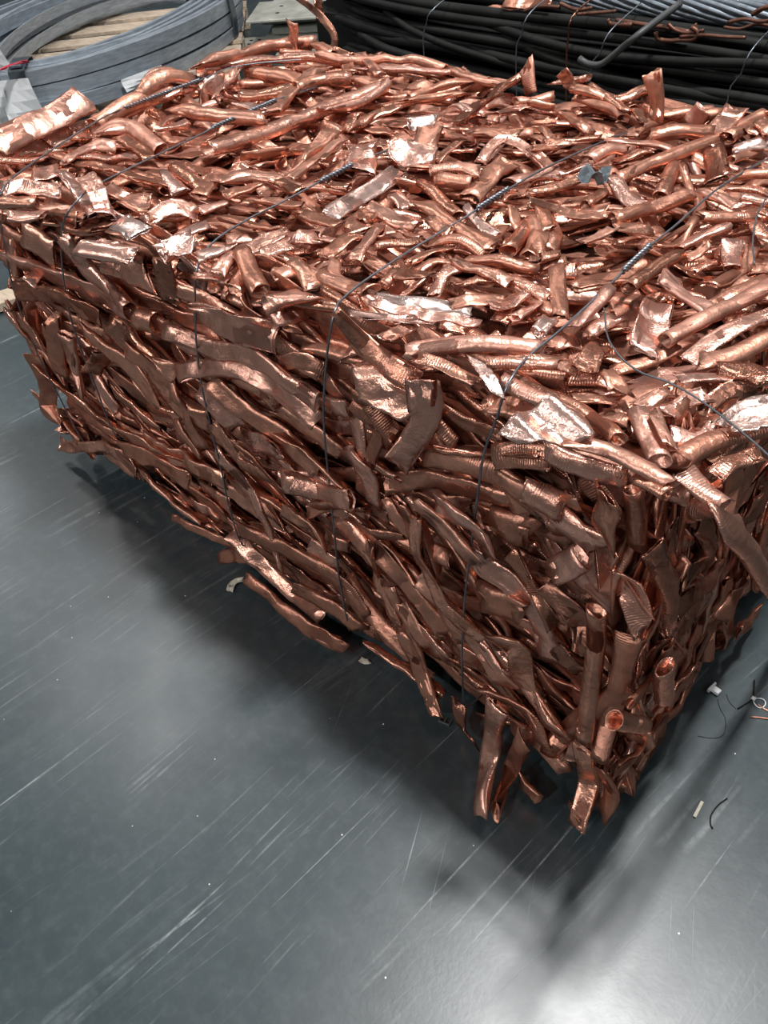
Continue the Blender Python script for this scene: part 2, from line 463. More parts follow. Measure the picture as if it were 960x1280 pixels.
HERO_I = [('f', 50, [(0, 335), (120, 310), (250, 285)], 'p'), ('r', 35, [(0, 385), (120, 360), (245, 310)]), ('r', 50, [(230, 430), (300, 380)]),
 ('r', 48, [(350, 335), (520, 265), (700, 195), (840, 130), (940, 90)]), ('s', 80, [(830, 60), (780, 130), (720, 190)], 'p'), ('r', 50, [(590, 250), (530, 390)]),
 ('r', 55, [(340, 500), (440, 460), (540, 415), (640, 405)]), ('f', 40, [(620, 290), (650, 370), (690, 430), (660, 510), (590, 590), (500, 610)]),
 ('f', 75, [(590, 600), (700, 560), (800, 545)], 'p'), ('r', 45, [(680, 505), (790, 490), (900, 480)]), ('r', 40, [(690, 370), (850, 460)]), ('f', 75, [(815, 590), (820, 690)], 'p'),
 ('f', 50, [(900, 610), (850, 700), (740, 765)]), ('f', 85, [(530, 720), (640, 790), (740, 850)]), ('r', 60, [(400, 770), (500, 690), (600, 630)], 'k'), ('f', 65, [(110, 705), (130, 896)], 'o'),
 ('f', 70, [(60, 460), (110, 540), (80, 610)]), ('f', 70, [(30, 480), (40, 660)]), ('f', 80, [(150, 650), (50, 660)], 'O'), ('f', 60, [(330, 335), (400, 420), (450, 440)], 'p'),
 ('f', 70, [(345, 545), (480, 520)]), ('f', 50, [(210, 590), (340, 540)]), ('f', 40, [(0, 440), (90, 440), (200, 470), (330, 480)]), ('f', 50, [(180, 770), (320, 745)], 'k'),
 ('r', 50, [(0, 780), (90, 830)], 'o'), ('r', 60, [(490, 160), (620, 150), (740, 135)], 'o'), ('r', 45, [(400, 155), (500, 100), (600, 70), (740, 55)]), ('f', 40, [(310, 180), (450, 190), (590, 210)]),
 ('f', 60, [(350, 260), (500, 230)]), ('r', 50, [(240, 250), (330, 215), (400, 205)]), ('f', 45, [(430, 50), (450, 120)], 'o'), ('r', 35, [(210, 0), (330, 50), (385, 75)]), ('f', 45, [(140, 55), (210, 130), (260, 145)]),
 ('f', 50, [(50, 130), (100, 190)]), ('f', 40, [(50, 210), (180, 185), (260, 170)]), ('f', 40, [(10, 200), (60, 230), (100, 280)]), ('r', 35, [(0, 40), (110, 40)]), ('f', 45, [(820, 200), (960, 190)], 'w'),
 ('f', 90, [(740, 220), (760, 320)], 'k'), ('r', 30, [(810, 265), (900, 210)]), ('f', 50, [(920, 130), (970, 160)]), ('r', 40, [(820, 300), (990, 310)]), ('f', 45, [(780, 370), (900, 365), (990, 370)]),
 ('f', 60, [(900, 480), (970, 570)]), ('r', 70, [(740, 830), (850, 790), (990, 730)]), ('f', 60, [(800, 800), (880, 740)]), ('f', 45, [(280, 440), (400, 440)]),
 ('f', 30, [(450, 310), (530, 340)]), ('f', 50, [(640, 640), (720, 620)]), ('f', 40, [(660, 690), (760, 640)]), ('f', 60, [(880, 160), (960, 90)]), ('r', 40, [(850, 420), (990, 430)]), ('f', 45, [(900, 690), (990, 700)])]
HERO_H = [('s', 78, [(315, 185), (220, 260), (110, 330), (35, 385)], 'wh'), ('f', 95, [(440, 40), (410, 120), (410, 200)]), ('f', 80, [(190, 130), (180, 230)]), ('f', 50, [(270, 125), (350, 125)], 'w'),
 ('f', 30, [(0, 160), (90, 100)]), ('f', 40, [(460, 160), (560, 105)]), ('r', 45, [(440, 205), (540, 195), (640, 215)]), ('r', 58, [(475, 245), (610, 255)], 'O'), ('f', 90, [(600, 310), (680, 240), (760, 180)]),
 ('f', 45, [(640, 150), (720, 95), (830, 110), (930, 190)], 'p'), ('f', 75, [(760, 250), (860, 215), (960, 200)], 'p'), ('r', 45, [(790, 290), (880, 270), (960, 255)], 'o'), ('r', 50, [(410, 260), (480, 320), (560, 390)]),
 ('r', 60, [(410, 340), (520, 410), (640, 490), (700, 500)]), ('r', 40, [(360, 335), (415, 335)], 'O'), ('f', 65, [(185, 345), (290, 400), (390, 440)]), ('f', 60, [(450, 400), (520, 460)]), ('f', 45, [(580, 355), (640, 400), (700, 440)], 'p'),
 ('f', 65, [(130, 560), (190, 490), (225, 440)]), ('f', 70, [(10, 540), (90, 490), (170, 460)]), ('r', 35, [(220, 510), (300, 490), (400, 490)]), ('f', 55, [(60, 570), (60, 640), (130, 640)]),
 ('f', 75, [(190, 560), (320, 610), (440, 650)], 'k'), ('f', 60, [(350, 570), (440, 530), (540, 520)]), ('r', 45, [(370, 600), (450, 570), (530, 570)]), ('r', 50, [(590, 560), (700, 570), (870, 600)], 'o'),
 ('f', 60, [(540, 560), (640, 610), (760, 660)]), ('f', 65, [(460, 690), (490, 630), (570, 590)], 'p'), ('f', 60, [(560, 655), (700, 635)]), ('s', 66, [(190, 700), (320, 720), (460, 745), (600, 785)], 'wh'),
 ('r', 65, [(0, 630), (90, 670), (210, 700)]), ('s', 55, [(120, 770), (330, 785), (480, 810)], 'p'), ('f', 55, [(520, 740), (640, 730), (740, 710)]), ('f', 75, [(690, 770), (760, 740), (830, 715)]), ('f', 70, [(760, 790), (840, 770)], 'p'),
 ('r', 60, [(800, 690), (930, 760)], 'o'), ('r', 45, [(760, 640), (900, 690)]), ('f', 55, [(670, 540), (730, 410)], 'o'), ('r', 60, [(750, 545), (840, 415)], 'O'), ('f', 80, [(840, 560), (890, 440)]), ('f', 50, [(770, 380), (800, 420)], 'O'),
 ('f', 45, [(740, 340), (900, 340)]), ('f', 60, [(890, 360), (910, 450)]), ('f', 70, [(960, 550), (885, 555)], 'O'), ('f', 30, [(710, 600), (860, 620)]), ('f', 40, [(0, 480), (60, 490)]), ('r', 45, [(430, 480), (560, 500), (660, 530)]),
 ('f', 40, [(310, 440), (400, 470)]), ('r', 50, [(250, 650), (330, 600)]), ('f', 70, [(160, 420), (190, 370)], 'o'), ('f', 50, [(610, 40), (720, 60), (800, 90)]), ('f', 40, [(500, 40), (600, 50)], 'k'), ('f', 30, [(620, 120), (520, 130)]),
 ('f', 60, [(880, 60), (925, 80)]), ('f', 60, [(300, 290), (350, 340)], 'w'), ('f', 60, [(0, 330), (60, 310)], 'p'), ('f', 50, [(0, 250), (120, 280)]), ('f', 40, [(850, 110), (960, 120)])]
HERO_A = [('r', 32, [(490, 165), (560, 142), (680, 118), (790, 105)]), ('r', 26, [(790, 105), (832, 132)]), ('r', 26, [(500, 170), (600, 160), (760, 150), (870, 150)], 'p'), ('f', 40, [(545, 240), (590, 180)], 'p'),
 ('f', 42, [(680, 285), (730, 230), (800, 175)]), ('r', 38, [(520, 380), (640, 335), (760, 290), (880, 250), (960, 225)], 'p'), ('r', 34, [(440, 270), (540, 295), (660, 300)]), ('r', 36, [(240, 320), (330, 325), (400, 370)]),
 ('f', 34, [(140, 395), (260, 430), (420, 460)], 'o'), ('f', 30, [(0, 400), (120, 395)], 'p'), ('s', 60, [(0, 340), (90, 335)], 'p'), ('f', 60, [(170, 440), (230, 500), (260, 550)], 'p'),
 ('f', 34, [(160, 410), (230, 370), (290, 365)]), ('f', 34, [(200, 390), (340, 385)], 'p'), ('f', 36, [(390, 330), (470, 305)], 'p'), ('r', 36, [(540, 460), (640, 440), (740, 470)]), ('f', 50, [(600, 390), (720, 375)], 'o'),
 ('f', 30, [(720, 440), (800, 390), (860, 350)]), ('f', 45, [(740, 410), (830, 340)]), ('f', 44, [(500, 500), (540, 430)]), ('r', 36, [(370, 550), (440, 525), (490, 515)]), ('f', 40, [(490, 520), (560, 490)]), ('f', 40, [(260, 470), (380, 520)], 'p'),
 ('f', 40, [(560, 480), (650, 460)]), ('f', 36, [(660, 430), (750, 480)]), ('r', 34, [(350, 245), (400, 190), (480, 200)]), ('f', 30, [(380, 250), (460, 230)]), ('f', 34, [(590, 265), (690, 270)], 'p'), ('r', 34, [(600, 235), (740, 230)]),
 ('r', 34, [(640, 180), (760, 200)], 'o'), ('r', 34, [(740, 225), (800, 205), (880, 200)]), ('f', 30, [(860, 140), (875, 180)]), ('r', 34, [(880, 190), (960, 205)]), ('f', 70, [(910, 370), (900, 430)], 'p'), ('f', 44, [(860, 330), (930, 290)]),
 ('f', 40, [(0, 470), (150, 480)], 'p'), ('r', 34, [(0, 510), (90, 500)]), ('f', 60, [(110, 410), (120, 450)], 'p'), ('f', 40, [(270, 310), (250, 280)]), ('r', 34, [(440, 420), (520, 470)]), ('f', 40, [(560, 540), (640, 560), (720, 570)]),
 ('f', 60, [(300, 560), (350, 590)], 'w'), ('f', 44, [(420, 430), (450, 470)], 'w'), ('r', 50, [(880, 560), (905, 590)], 'o'), ('f', 40, [(20, 550), (110, 540)], 'p'), ('f', 36, [(300, 350), (380, 400)]), ('f', 40, [(430, 590), (520, 560)], 'p'), ('f', 40, [(640, 500), (760, 520)]), ('f', 40, [(760, 540), (850, 570)], 'k')]
HERO_B = [('r', 18, [(0, 125), (60, 130), (200, 130), (270, 135)]), ('r', 16, [(80, 150), (180, 150), (290, 150)], 'p'), ('r', 20, [(265, 135), (340, 165), (420, 180)]), ('f', 24, [(50, 115), (60, 150)]), ('f', 22, [(85, 115), (130, 160)]),
 ('f', 30, [(300, 265), (360, 215), (430, 165)], 'k'), ('r', 20, [(190, 205), (250, 185), (320, 170)]), ('r', 20, [(180, 225), (240, 210), (300, 200)]), ('r', 22, [(0, 235), (80, 210), (150, 180)], 'p'), ('f', 28, [(500, 180), (575, 175)], 'p'),
 ('r', 22, [(540, 195), (640, 210), (700, 195)]), ('r', 20, [(580, 190), (660, 240)]), ('r', 24, [(720, 240), (790, 240), (860, 235)], 'o'), ('f', 40, [(850, 280), (890, 240)], 'p'), ('r', 28, [(870, 300), (950, 255)]),
 ('f', 25, [(370, 250), (430, 230), (510, 235)], 'p'), ('f', 30, [(190, 270), (250, 262)], 'w'), ('r', 22, [(330, 280), (430, 290)]), ('f', 22, [(480, 310), (600, 300)]), ('f', 30, [(640, 355), (710, 330)]), ('f', 26, [(100, 250), (170, 235)]), ('f', 30, [(290, 225), (330, 250)], 'p'),
 ('r', 20, [(420, 215), (500, 205)]), ('f', 24, [(880, 240), (970, 245)])]
HERO_CT = [('f', 60, [(235, 260), (400, 275)], 'w'), ('f', 60, [(480, 280), (580, 230)], 'w'), ('f', 70, [(590, 290), (700, 260)], 'p'), ('f', 50, [(585, 355), (690, 355)], 'p'), ('f', 50, [(650, 340), (720, 280), (860, 220)], 'p'),
 ('r', 55, [(730, 290), (780, 390)], 'o'), ('r', 65, [(800, 440), (930, 390)]), ('f', 55, [(780, 280), (870, 250)], 'p'), ('f', 60, [(880, 230), (960, 230)]), ('r', 50, [(700, 375), (740, 330)], 'O'), ('f', 60, [(820, 350), (900, 330)]), ('f', 50, [(440, 190), (520, 160), (590, 150)], 'p'), ('r', 50, [(880, 310), (950, 380)])]
HERO_C = [('r', 48, [(190, 230), (260, 330), (340, 400), (410, 450)], 'Op'), ('f', 60, [(20, 290), (200, 360), (340, 430), (470, 500), (590, 580)]), ('f', 55, [(50, 390), (180, 410), (300, 480)]), ('f', 75, [(330, 490), (440, 600), (540, 730), (620, 800)]),
 ('f', 55, [(500, 360), (640, 440), (760, 520), (900, 600), (960, 640)]), ('s', 80, [(575, 455), (680, 490), (820, 540)], 'p'), ('f', 55, [(490, 510), (640, 570), (760, 590), (960, 720)]), ('f', 55, [(535, 640), (640, 620), (780, 640), (960, 780)]),
 ('s', 65, [(600, 680), (660, 740), (710, 800)], 'p'), ('f', 45, [(330, 540), (450, 600), (530, 640)]), ('f', 60, [(640, 660), (740, 750), (860, 850), (960, 920)]), ('f', 50, [(380, 560), (500, 680), (600, 870)]), ('f', 55, [(150, 480), (190, 640)]),
 ('f', 60, [(200, 520), (240, 700)]), ('f', 50, [(100, 600), (200, 700), (330, 790), (480, 870), (640, 950)]), ('f', 50, [(270, 640), (310, 580)]), ('f', 50, [(250, 500), (400, 620), (480, 740)]), ('f', 40, [(330, 680), (430, 760), (480, 820)]),
 ('f', 40, [(180, 770), (250, 850)]), ('f', 35, [(180, 850), (330, 870), (420, 940)], 'p'), ('f', 50, [(60, 460), (130, 580)]), ('f', 60, [(20, 230), (60, 340)], 'p'), ('f', 70, [(80, 220), (160, 290)], 'p'), ('r', 55, [(420, 470), (470, 490)]),
 ('s', 80, [(300, 290), (440, 350)], 'p'), ('f', 70, [(480, 300), (520, 420)], 'k'), ('f', 45, [(840, 610), (900, 590), (960, 640)]), ('f', 50, [(700, 640), (830, 740)]), ('f', 50, [(360, 810), (480, 860), (620, 950)]), ('f', 50, [(520, 780), (600, 900)]),
 ('f', 50, [(640, 790), (720, 900), (830, 960)]), ('f', 60, [(760, 840), (840, 860)], 'p'), ('s', 55, [(80, 340), (115, 365)], 'w')]
HERO_DT = [('r', 60, [(430, 375), (560, 360), (740, 365), (900, 380)]), ('f', 50, [(470, 425), (560, 450), (680, 490)]), ('r', 50, [(710, 420), (820, 415), (960, 425)]), ('f', 60, [(360, 360), (440, 300)])]
HERO_D = [('f', 60, [(0, 470), (120, 540), (240, 580)], 'p'), ('f', 45, [(10, 400), (70, 400), (140, 470), (200, 560)]), ('f', 70, [(190, 250), (260, 330), (380, 420), (470, 480)]), ('s', 130, [(260, 470), (380, 520), (475, 565)], 'p'),
 ('f', 90, [(490, 480), (500, 620), (400, 770)]), ('f', 70, [(240, 570), (290, 700), (300, 900)], 'p'), ('f', 60, [(0, 580), (110, 650), (220, 720)]), ('f', 65, [(0, 660), (120, 760), (250, 880)]), ('f', 80, [(20, 820), (130, 830), (270, 880)], 'p'),
 ('f', 60, [(100, 930), (200, 900), (300, 930)]), ('f', 80, [(460, 740), (600, 760), (760, 820), (960, 960)]), ('f', 75, [(350, 840), (480, 820), (620, 850), (870, 920)]), ('f', 70, [(530, 720), (720, 740), (930, 740)]), ('f', 90, [(840, 850), (960, 930)], 'p'),
 ('f', 75, [(470, 890), (590, 1000), (690, 1090)]), ('f', 80, [(540, 900), (660, 960), (720, 1090)], 'p'), ('f', 100, [(680, 940), (860, 1020)], 'o'), ('f', 60, [(400, 900), (470, 1020), (500, 1097)]), ('f', 40, [(360, 890), (430, 1000), (490, 1090)]),
 ('f', 50, [(510, 560), (620, 620), (750, 690)], 'k'), ('f', 60, [(310, 560), (390, 680)], 'k'), ('f', 50, [(250, 560), (330, 650), (300, 760)], 'k'), ('f', 50, [(510, 600), (600, 700)], 'o'), ('f', 50, [(0, 930), (100, 980), (160, 1060)]),
 ('f', 50, [(100, 970), (230, 1060)]), ('f', 40, [(0, 760), (60, 830)], 'p'), ('f', 40, [(330, 770), (420, 810)]), ('f', 60, [(290, 980), (430, 1030)])]
HERO_ET = [('r', 45, [(0, 70), (140, 90)], 'o'), ('r', 55, [(0, 130), (80, 180), (190, 260)], 'o'), ('r', 45, [(50, 140), (190, 210)]), ('f', 60, [(10, 290), (60, 210), (110, 215)]), ('f', 60, [(60, 290), (150, 240)], 'p'), ('f', 70, [(150, 350), (190, 290)], 'w'),
 ('r', 50, [(0, 380), (140, 385)]), ('r', 48, [(0, 435), (130, 430), (290, 440)]), ('f', 85, [(310, 470), (370, 360)], 'o'), ('r', 50, [(270, 300), (400, 190)]), ('f', 60, [(320, 310), (420, 260)]), ('s', 110, [(525, 390), (570, 230)], 'p'),
 ('r', 55, [(600, 340), (740, 270), (880, 200), (990, 155)]), ('f', 50, [(270, 180), (400, 150)], 'k'), ('f', 55, [(410, 440), (540, 410), (650, 370)]), ('f', 65, [(680, 410), (800, 350), (990, 280)], 'p'),
 ('r', 60, [(720, 420), (840, 390), (990, 330)]), ('f', 70, [(390, 470), (440, 540)]), ('r', 60, [(20, 490), (180, 570)]), ('r', 60, [(90, 500), (240, 560), (380, 640), (430, 720)]), ('f', 60, [(260, 550), (420, 570)], 'o'), ('f', 60, [(430, 590), (520, 530), (600, 510)]),
 ('f', 60, [(510, 590), (600, 550), (640, 530)]), ('f', 70, [(600, 620), (680, 560), (740, 550)], 'p'), ('f', 60, [(640, 510), (750, 500), (860, 500)], 'p'), ('f', 80, [(780, 450), (900, 470), (950, 520)], 'k'), ('f', 60, [(720, 590), (820, 540), (920, 530)], 'k'),
 ('s', 95, [(830, 650), (900, 600), (990, 600)], 'w'), ('r', 70, [(500, 610), (540, 680), (580, 780)], 'O'), ('f', 50, [(555, 620), (610, 740)]), ('r', 55, [(620, 690), (720, 690), (780, 670)]), ('r', 75, [(640, 780), (780, 710), (990, 650)]),
 ('f', 70, [(770, 830), (860, 770), (930, 750)]), ('f', 70, [(380, 610), (480, 640)], 'k'), ('r', 55, [(240, 730), (380, 740), (500, 800), (620, 870)]), ('r', 62, [(500, 830), (612, 905)], 'O'), ('r', 65, [(660, 830), (740, 890), (810, 930)], 'p')]
HERO_E = [('f', 80, [(0, 760), (100, 760), (200, 780)]), ('f', 85, [(180, 740), (310, 810), (440, 850)], 'pO'), ('f', 100, [(0, 840), (100, 880), (240, 940), (320, 940)]), ('f', 60, [(0, 900), (130, 950)]), ('f', 100, [(170, 960), (280, 1040), (370, 1080)], 'p'), ('f', 120, [(0, 990), (120, 1040)], 'o'),
 ('f', 110, [(400, 880), (390, 1050)], 'o'), ('r', 60, [(490, 870), (490, 1090)], 'k')]
HERO_F = [('f', 45, [(30, 0), (60, 100), (130, 240), (220, 310)]), ('f', 55, [(130, 0), (200, 90), (290, 170), (370, 280), (390, 370)], 'p'), ('f', 40, [(0, 40), (120, 110)]), ('f', 45, [(0, 130), (100, 200), (170, 310)]), ('f', 45, [(50, 150), (170, 280), (290, 430)]),
 ('f', 35, [(0, 220), (60, 300), (80, 330)]), ('f', 38, [(0, 300), (50, 400), (100, 510)]), ('f', 40, [(290, 80), (340, 160), (410, 270)]), ('f', 35, [(190, 320), (280, 430)], 'p'), ('f', 55, [(255, 310), (310, 330), (330, 450), (430, 550)]), ('f', 80, [(210, 200), (330, 240)], 'o'),
 ('f', 75, [(400, 130), (480, 90)], 'O'), ('f', 70, [(400, 10), (500, 50)], 'p'), ('f', 35, [(150, 480), (170, 540), (200, 590)], 'k'), ('f', 45, [(210, 450), (330, 500), (375, 580)]), ('f', 40, [(280, 540), (370, 590), (430, 660)]), ('f', 45, [(320, 640), (370, 720)]),
 ('f', 40, [(160, 400), (250, 470)]), ('f', 60, [(545, 60), (530, 150), (600, 170), (650, 270)]), ('f', 45, [(480, 590), (490, 700), (460, 800)]), ('f', 40, [(440, 740), (470, 800)]), ('f', 50, [(460, 640), (480, 560)]), ('f', 45, [(380, 170), (470, 260), (480, 350)], 'k'), ('f', 45, [(410, 330), (470, 400)], 'k')]
HERO_G = [('f', 24, [(150, 230), (260, 280), (360, 325)]), ('f', 40, [(290, 345), (370, 335)], 'o'), ('f', 40, [(370, 400), (460, 490), (560, 560), (660, 615)], 'o'), ('f', 40, [(20, 60), (120, 150), (250, 240)]), ('f', 50, [(0, 20), (100, 60), (200, 120)]), ('f', 50, [(60, 0), (180, 60), (310, 120)]),
 ('f', 42, [(330, 270), (430, 380), (520, 470), (590, 520)], 'p'), ('f', 50, [(360, 250), (520, 340), (640, 420), (720, 520)]), ('f', 38, [(280, 30), (380, 170), (450, 290), (475, 380)], 'p'), ('f', 40, [(330, 0), (420, 70), (480, 150)]), ('f', 60, [(480, 110), (560, 150), (690, 165)], 'p'),
 ('f', 60, [(660, 30), (720, 100), (730, 200)], 'p'), ('f', 45, [(550, 200), (640, 190), (720, 210)]), ('f', 45, [(510, 430), (640, 500), (700, 560)]), ('f', 40, [(740, 300), (750, 420), (820, 540)]), ('f', 50, [(780, 430), (840, 560), (900, 700), (930, 790)]),
 ('f', 45, [(660, 400), (760, 530), (860, 640)]), ('f', 50, [(550, 310), (640, 370)], 'p'), ('f', 40, [(560, 545), (640, 600)]), ('f', 45, [(720, 580), (830, 660), (950, 740)]), ('f', 45, [(860, 220), (930, 400)]), ('f', 50, [(830, 180), (870, 300), (930, 440)]),
 ('f', 55, [(730, 310), (850, 420), (960, 560)]), ('f', 45, [(850, 530), (960, 640)])]
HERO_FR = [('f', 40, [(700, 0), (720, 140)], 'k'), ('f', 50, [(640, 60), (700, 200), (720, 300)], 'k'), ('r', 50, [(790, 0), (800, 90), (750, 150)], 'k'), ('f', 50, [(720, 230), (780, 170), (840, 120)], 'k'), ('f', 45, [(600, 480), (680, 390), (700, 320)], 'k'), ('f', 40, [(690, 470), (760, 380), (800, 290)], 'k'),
 ('f', 45, [(640, 570), (720, 490), (780, 400)], 'k'), ('f', 45, [(830, 260), (880, 190), (910, 120)], 'k'), ('f', 40, [(870, 290), (930, 230)]), ('f', 40, [(560, 660), (640, 560)], 'k'), ('r', 45, [(690, 380), (690, 470)], 'O'), ('f', 45, [(900, 60), (930, 160)], 'k')]  # end face in shade, so its pieces are coloured dark
for win, face, lst in (('A', 'T', HERO_A), ('B', 'T', HERO_B), ('C', 'T', HERO_CT), ('H', 'T', HERO_H), ('I', 'T', HERO_I), ('D', 'T', HERO_DT), ('E', 'T', HERO_ET),
                       ('C', 'F', HERO_C), ('G', 'F', HERO_G), ('D', 'F', HERO_D), ('E', 'F', HERO_E), ('F', 'F', HERO_F), ('F', 'R', HERO_FR)):
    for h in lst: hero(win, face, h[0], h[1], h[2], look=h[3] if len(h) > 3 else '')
# crushed sheets, highlights put in by pale tone and tilt, and the pieces that stick out of the bale
LAMP = np.array([-.05, 1.0, 5.5])
def sheet(px, c_px, ax, v, tone, glint=0.0, amp=.0035, nrm=None):
    """a torn-open, beaten-flat piece of tube with its own outline, lying on the plane through c_px"""
    c = at(*c_px, ax, v); v1 = CAM - c; v1 /= np.linalg.norm(v1); v2 = LAMP - c; v2 /= np.linalg.norm(v2)
    n0 = np.array(nrm if nrm is not None else (0, 0, 1), float)
    nn = n0 / np.linalg.norm(n0) * (1 - glint) + (v1 + v2) / np.linalg.norm(v1 + v2) * glint; nn /= np.linalg.norm(nn)
    out = []
    for x, y in px:
        d = ray(x, y); out.append(CAM + d * ((c - CAM) @ nn) / (d @ nn))
    out.append(out[0]); out = np.array(out); s0 = np.r_[0, np.cumsum(np.linalg.norm(np.diff(out, axis=0), axis=1))]
    B_ = np.stack([np.interp(np.linspace(0, s0[-1], 41), s0, out[:, k]) for k in range(3)], 1)[:-1]
    B_ = B_ + rng.normal(0, .0010, (40, 1)) * (B_ - B_.mean(0)) / np.linalg.norm(B_ - B_.mean(0), axis=1)[:, None]
    nb, nr = len(B_), 7; c2 = B_.mean(0); V = []; k1, k2 = rng.normal(0, 60, 3), rng.normal(0, 110, 3)
    for s_, o_ in ((1, 0.0), (-1, -.0022)):
        V.append(c2 + nn * (o_ + amp * .3))
        for i in range(1, nr + 1):
            for q in B_:
                p = c2 + (q - c2) * i / nr
                hgt = amp * math.sin(p @ k1) + .5 * amp * math.sin(p @ k2 + 1) + .35 * amp * abs(math.sin(p @ (k2 - k1) * 1.3))
                V.append(p + nn * (o_ + hgt))
    F = []; m_ = 1 + nr * nb
    for o_ in (0, m_):
        for j in range(nb):
            k = (j + 1) % nb
            F.append((o_, o_ + 1 + j, o_ + 1 + k) if o_ == 0 else (o_, o_ + 1 + k, o_ + 1 + j))
            for i in range(nr - 1):
                f = (o_ + 1 + i * nb + j, o_ + 1 + (i + 1) * nb + j, o_ + 1 + (i + 1) * nb + k, o_ + 1 + i * nb + k)
                F.append(f if o_ == 0 else f[::-1])
    e = 1 + (nr - 1) * nb
    for j in range(nb):
        k = (j + 1) % nb; F.append((e + j, m_ + e + j, m_ + e + k, e + k))
    V = np.array(V); V[:, 2] = np.maximum(V[:, 2], .004)
    COUNT['s'] += 1
    mesh_obj('copper_strip', V, F, M_COPPER, bale, True, {'along': np.zeros(len(V)), 'tint': np.tile([tone, .12 if glint > .6 else .3, 1.0], (len(V), 1))})
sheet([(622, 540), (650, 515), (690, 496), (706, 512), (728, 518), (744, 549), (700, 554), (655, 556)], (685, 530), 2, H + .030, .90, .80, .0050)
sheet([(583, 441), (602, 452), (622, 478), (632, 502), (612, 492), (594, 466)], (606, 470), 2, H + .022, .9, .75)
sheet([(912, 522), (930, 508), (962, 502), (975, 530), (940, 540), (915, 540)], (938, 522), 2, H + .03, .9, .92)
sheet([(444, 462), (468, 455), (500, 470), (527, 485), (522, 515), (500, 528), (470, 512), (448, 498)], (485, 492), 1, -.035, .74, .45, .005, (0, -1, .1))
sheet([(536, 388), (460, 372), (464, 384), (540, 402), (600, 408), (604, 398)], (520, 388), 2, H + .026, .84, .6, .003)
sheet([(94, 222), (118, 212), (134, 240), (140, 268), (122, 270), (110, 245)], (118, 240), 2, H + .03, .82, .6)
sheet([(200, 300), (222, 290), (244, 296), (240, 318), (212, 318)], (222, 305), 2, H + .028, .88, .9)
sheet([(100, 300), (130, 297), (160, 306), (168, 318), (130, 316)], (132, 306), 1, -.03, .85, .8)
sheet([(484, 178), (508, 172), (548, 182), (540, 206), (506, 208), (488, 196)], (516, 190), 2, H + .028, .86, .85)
hero('F', 'F', 'f', 58, [(245, 490), (235, 600), (213, 765)], .055, 'phz')
hero('F', 'F', 'f', 44, [(325, 570), (285, 660), (243, 765)], .045, 'oz')
hero('F', 'F', 'r', 40, [(515, 230), (500, 380), (478, 575)], .030, '')
hero('F', 'F', 'r', 40, [(590, 310), (570, 430), (530, 560), (520, 620)], .02, 'o')
hero('F', 'F', 'r', 45, [(390, 600), (470, 520), (600, 430)], .014, 'o')
hero('F', 'R', 'r', 40, [(650, 545), (575, 533)], .03, 'O')
piece([at(868, 634, 0, .020), at(897, 641, 0, .055), at(925, 675, 0, .070), at(960, 728, 0, .075), at(990, 775, 0, .075)], NR, .023, 'r', True, tone=.7, dull=.1, open_ends=True)
hero('F', 'F', 'f', 42, [(530, 775), (545, 700), (520, 640)], .02, 'o')
hero('C', 'F', 's', 40, [(100, 590), (125, 660), (150, 750), (200, 800)], .02, 'o')
# ends that rise above the back of the heap
def rising(x, y0, x1, y1, Y, w, kind, look=.5):
    P0 = at(x, y0, 1, Y); P1 = at(x1, y1, 1, Y); 
    piece([P0, (P0 + P1) / 2 + [.002, .003, 0], P1], NF, w, kind, True, tone=look)
rising(821, 150, 815, 90, W - .16, .024, 'r', .6)
rising(366, 62, 365, 26, W - .06, .030, 'f', .7)
rising(665, 118, 655, 80, W - .05, .040, 'f', .7)
rising(712, 112, 704, 88, W - .06, .036, 's', .6)
rising(858, 158, 880, 135, W - .08, .034, 's', .85)

NC = np.array([.55, -.55, .6])
for pts, w, kind, tn in (([(-12, 182), (45, 156), (107, 122)], .060, 's', .8), ([(-10, 200), (30, 186), (70, 178)], .055, 'f', .7), ([(60, 178), (110, 160), (150, 150)], .04, 'f', .75),
                         ([(120, 158), (165, 128), (215, 112)], .035, 'r', .6), ([(150, 140), (190, 122), (240, 104)], .035, 'f', .7), ([(175, 120), (200, 96), (245, 100)], .028, 'r', .6), ([(20, 205), (70, 200), (110, 178)], .04, 'f', .6)):
    piece([at(x, y, 0, -L + .01 + .03 * rng.random()) if x < 120 else at(x, y, 0, -L + .07) for x, y in pts], NC, w, kind, True, tone=tn)


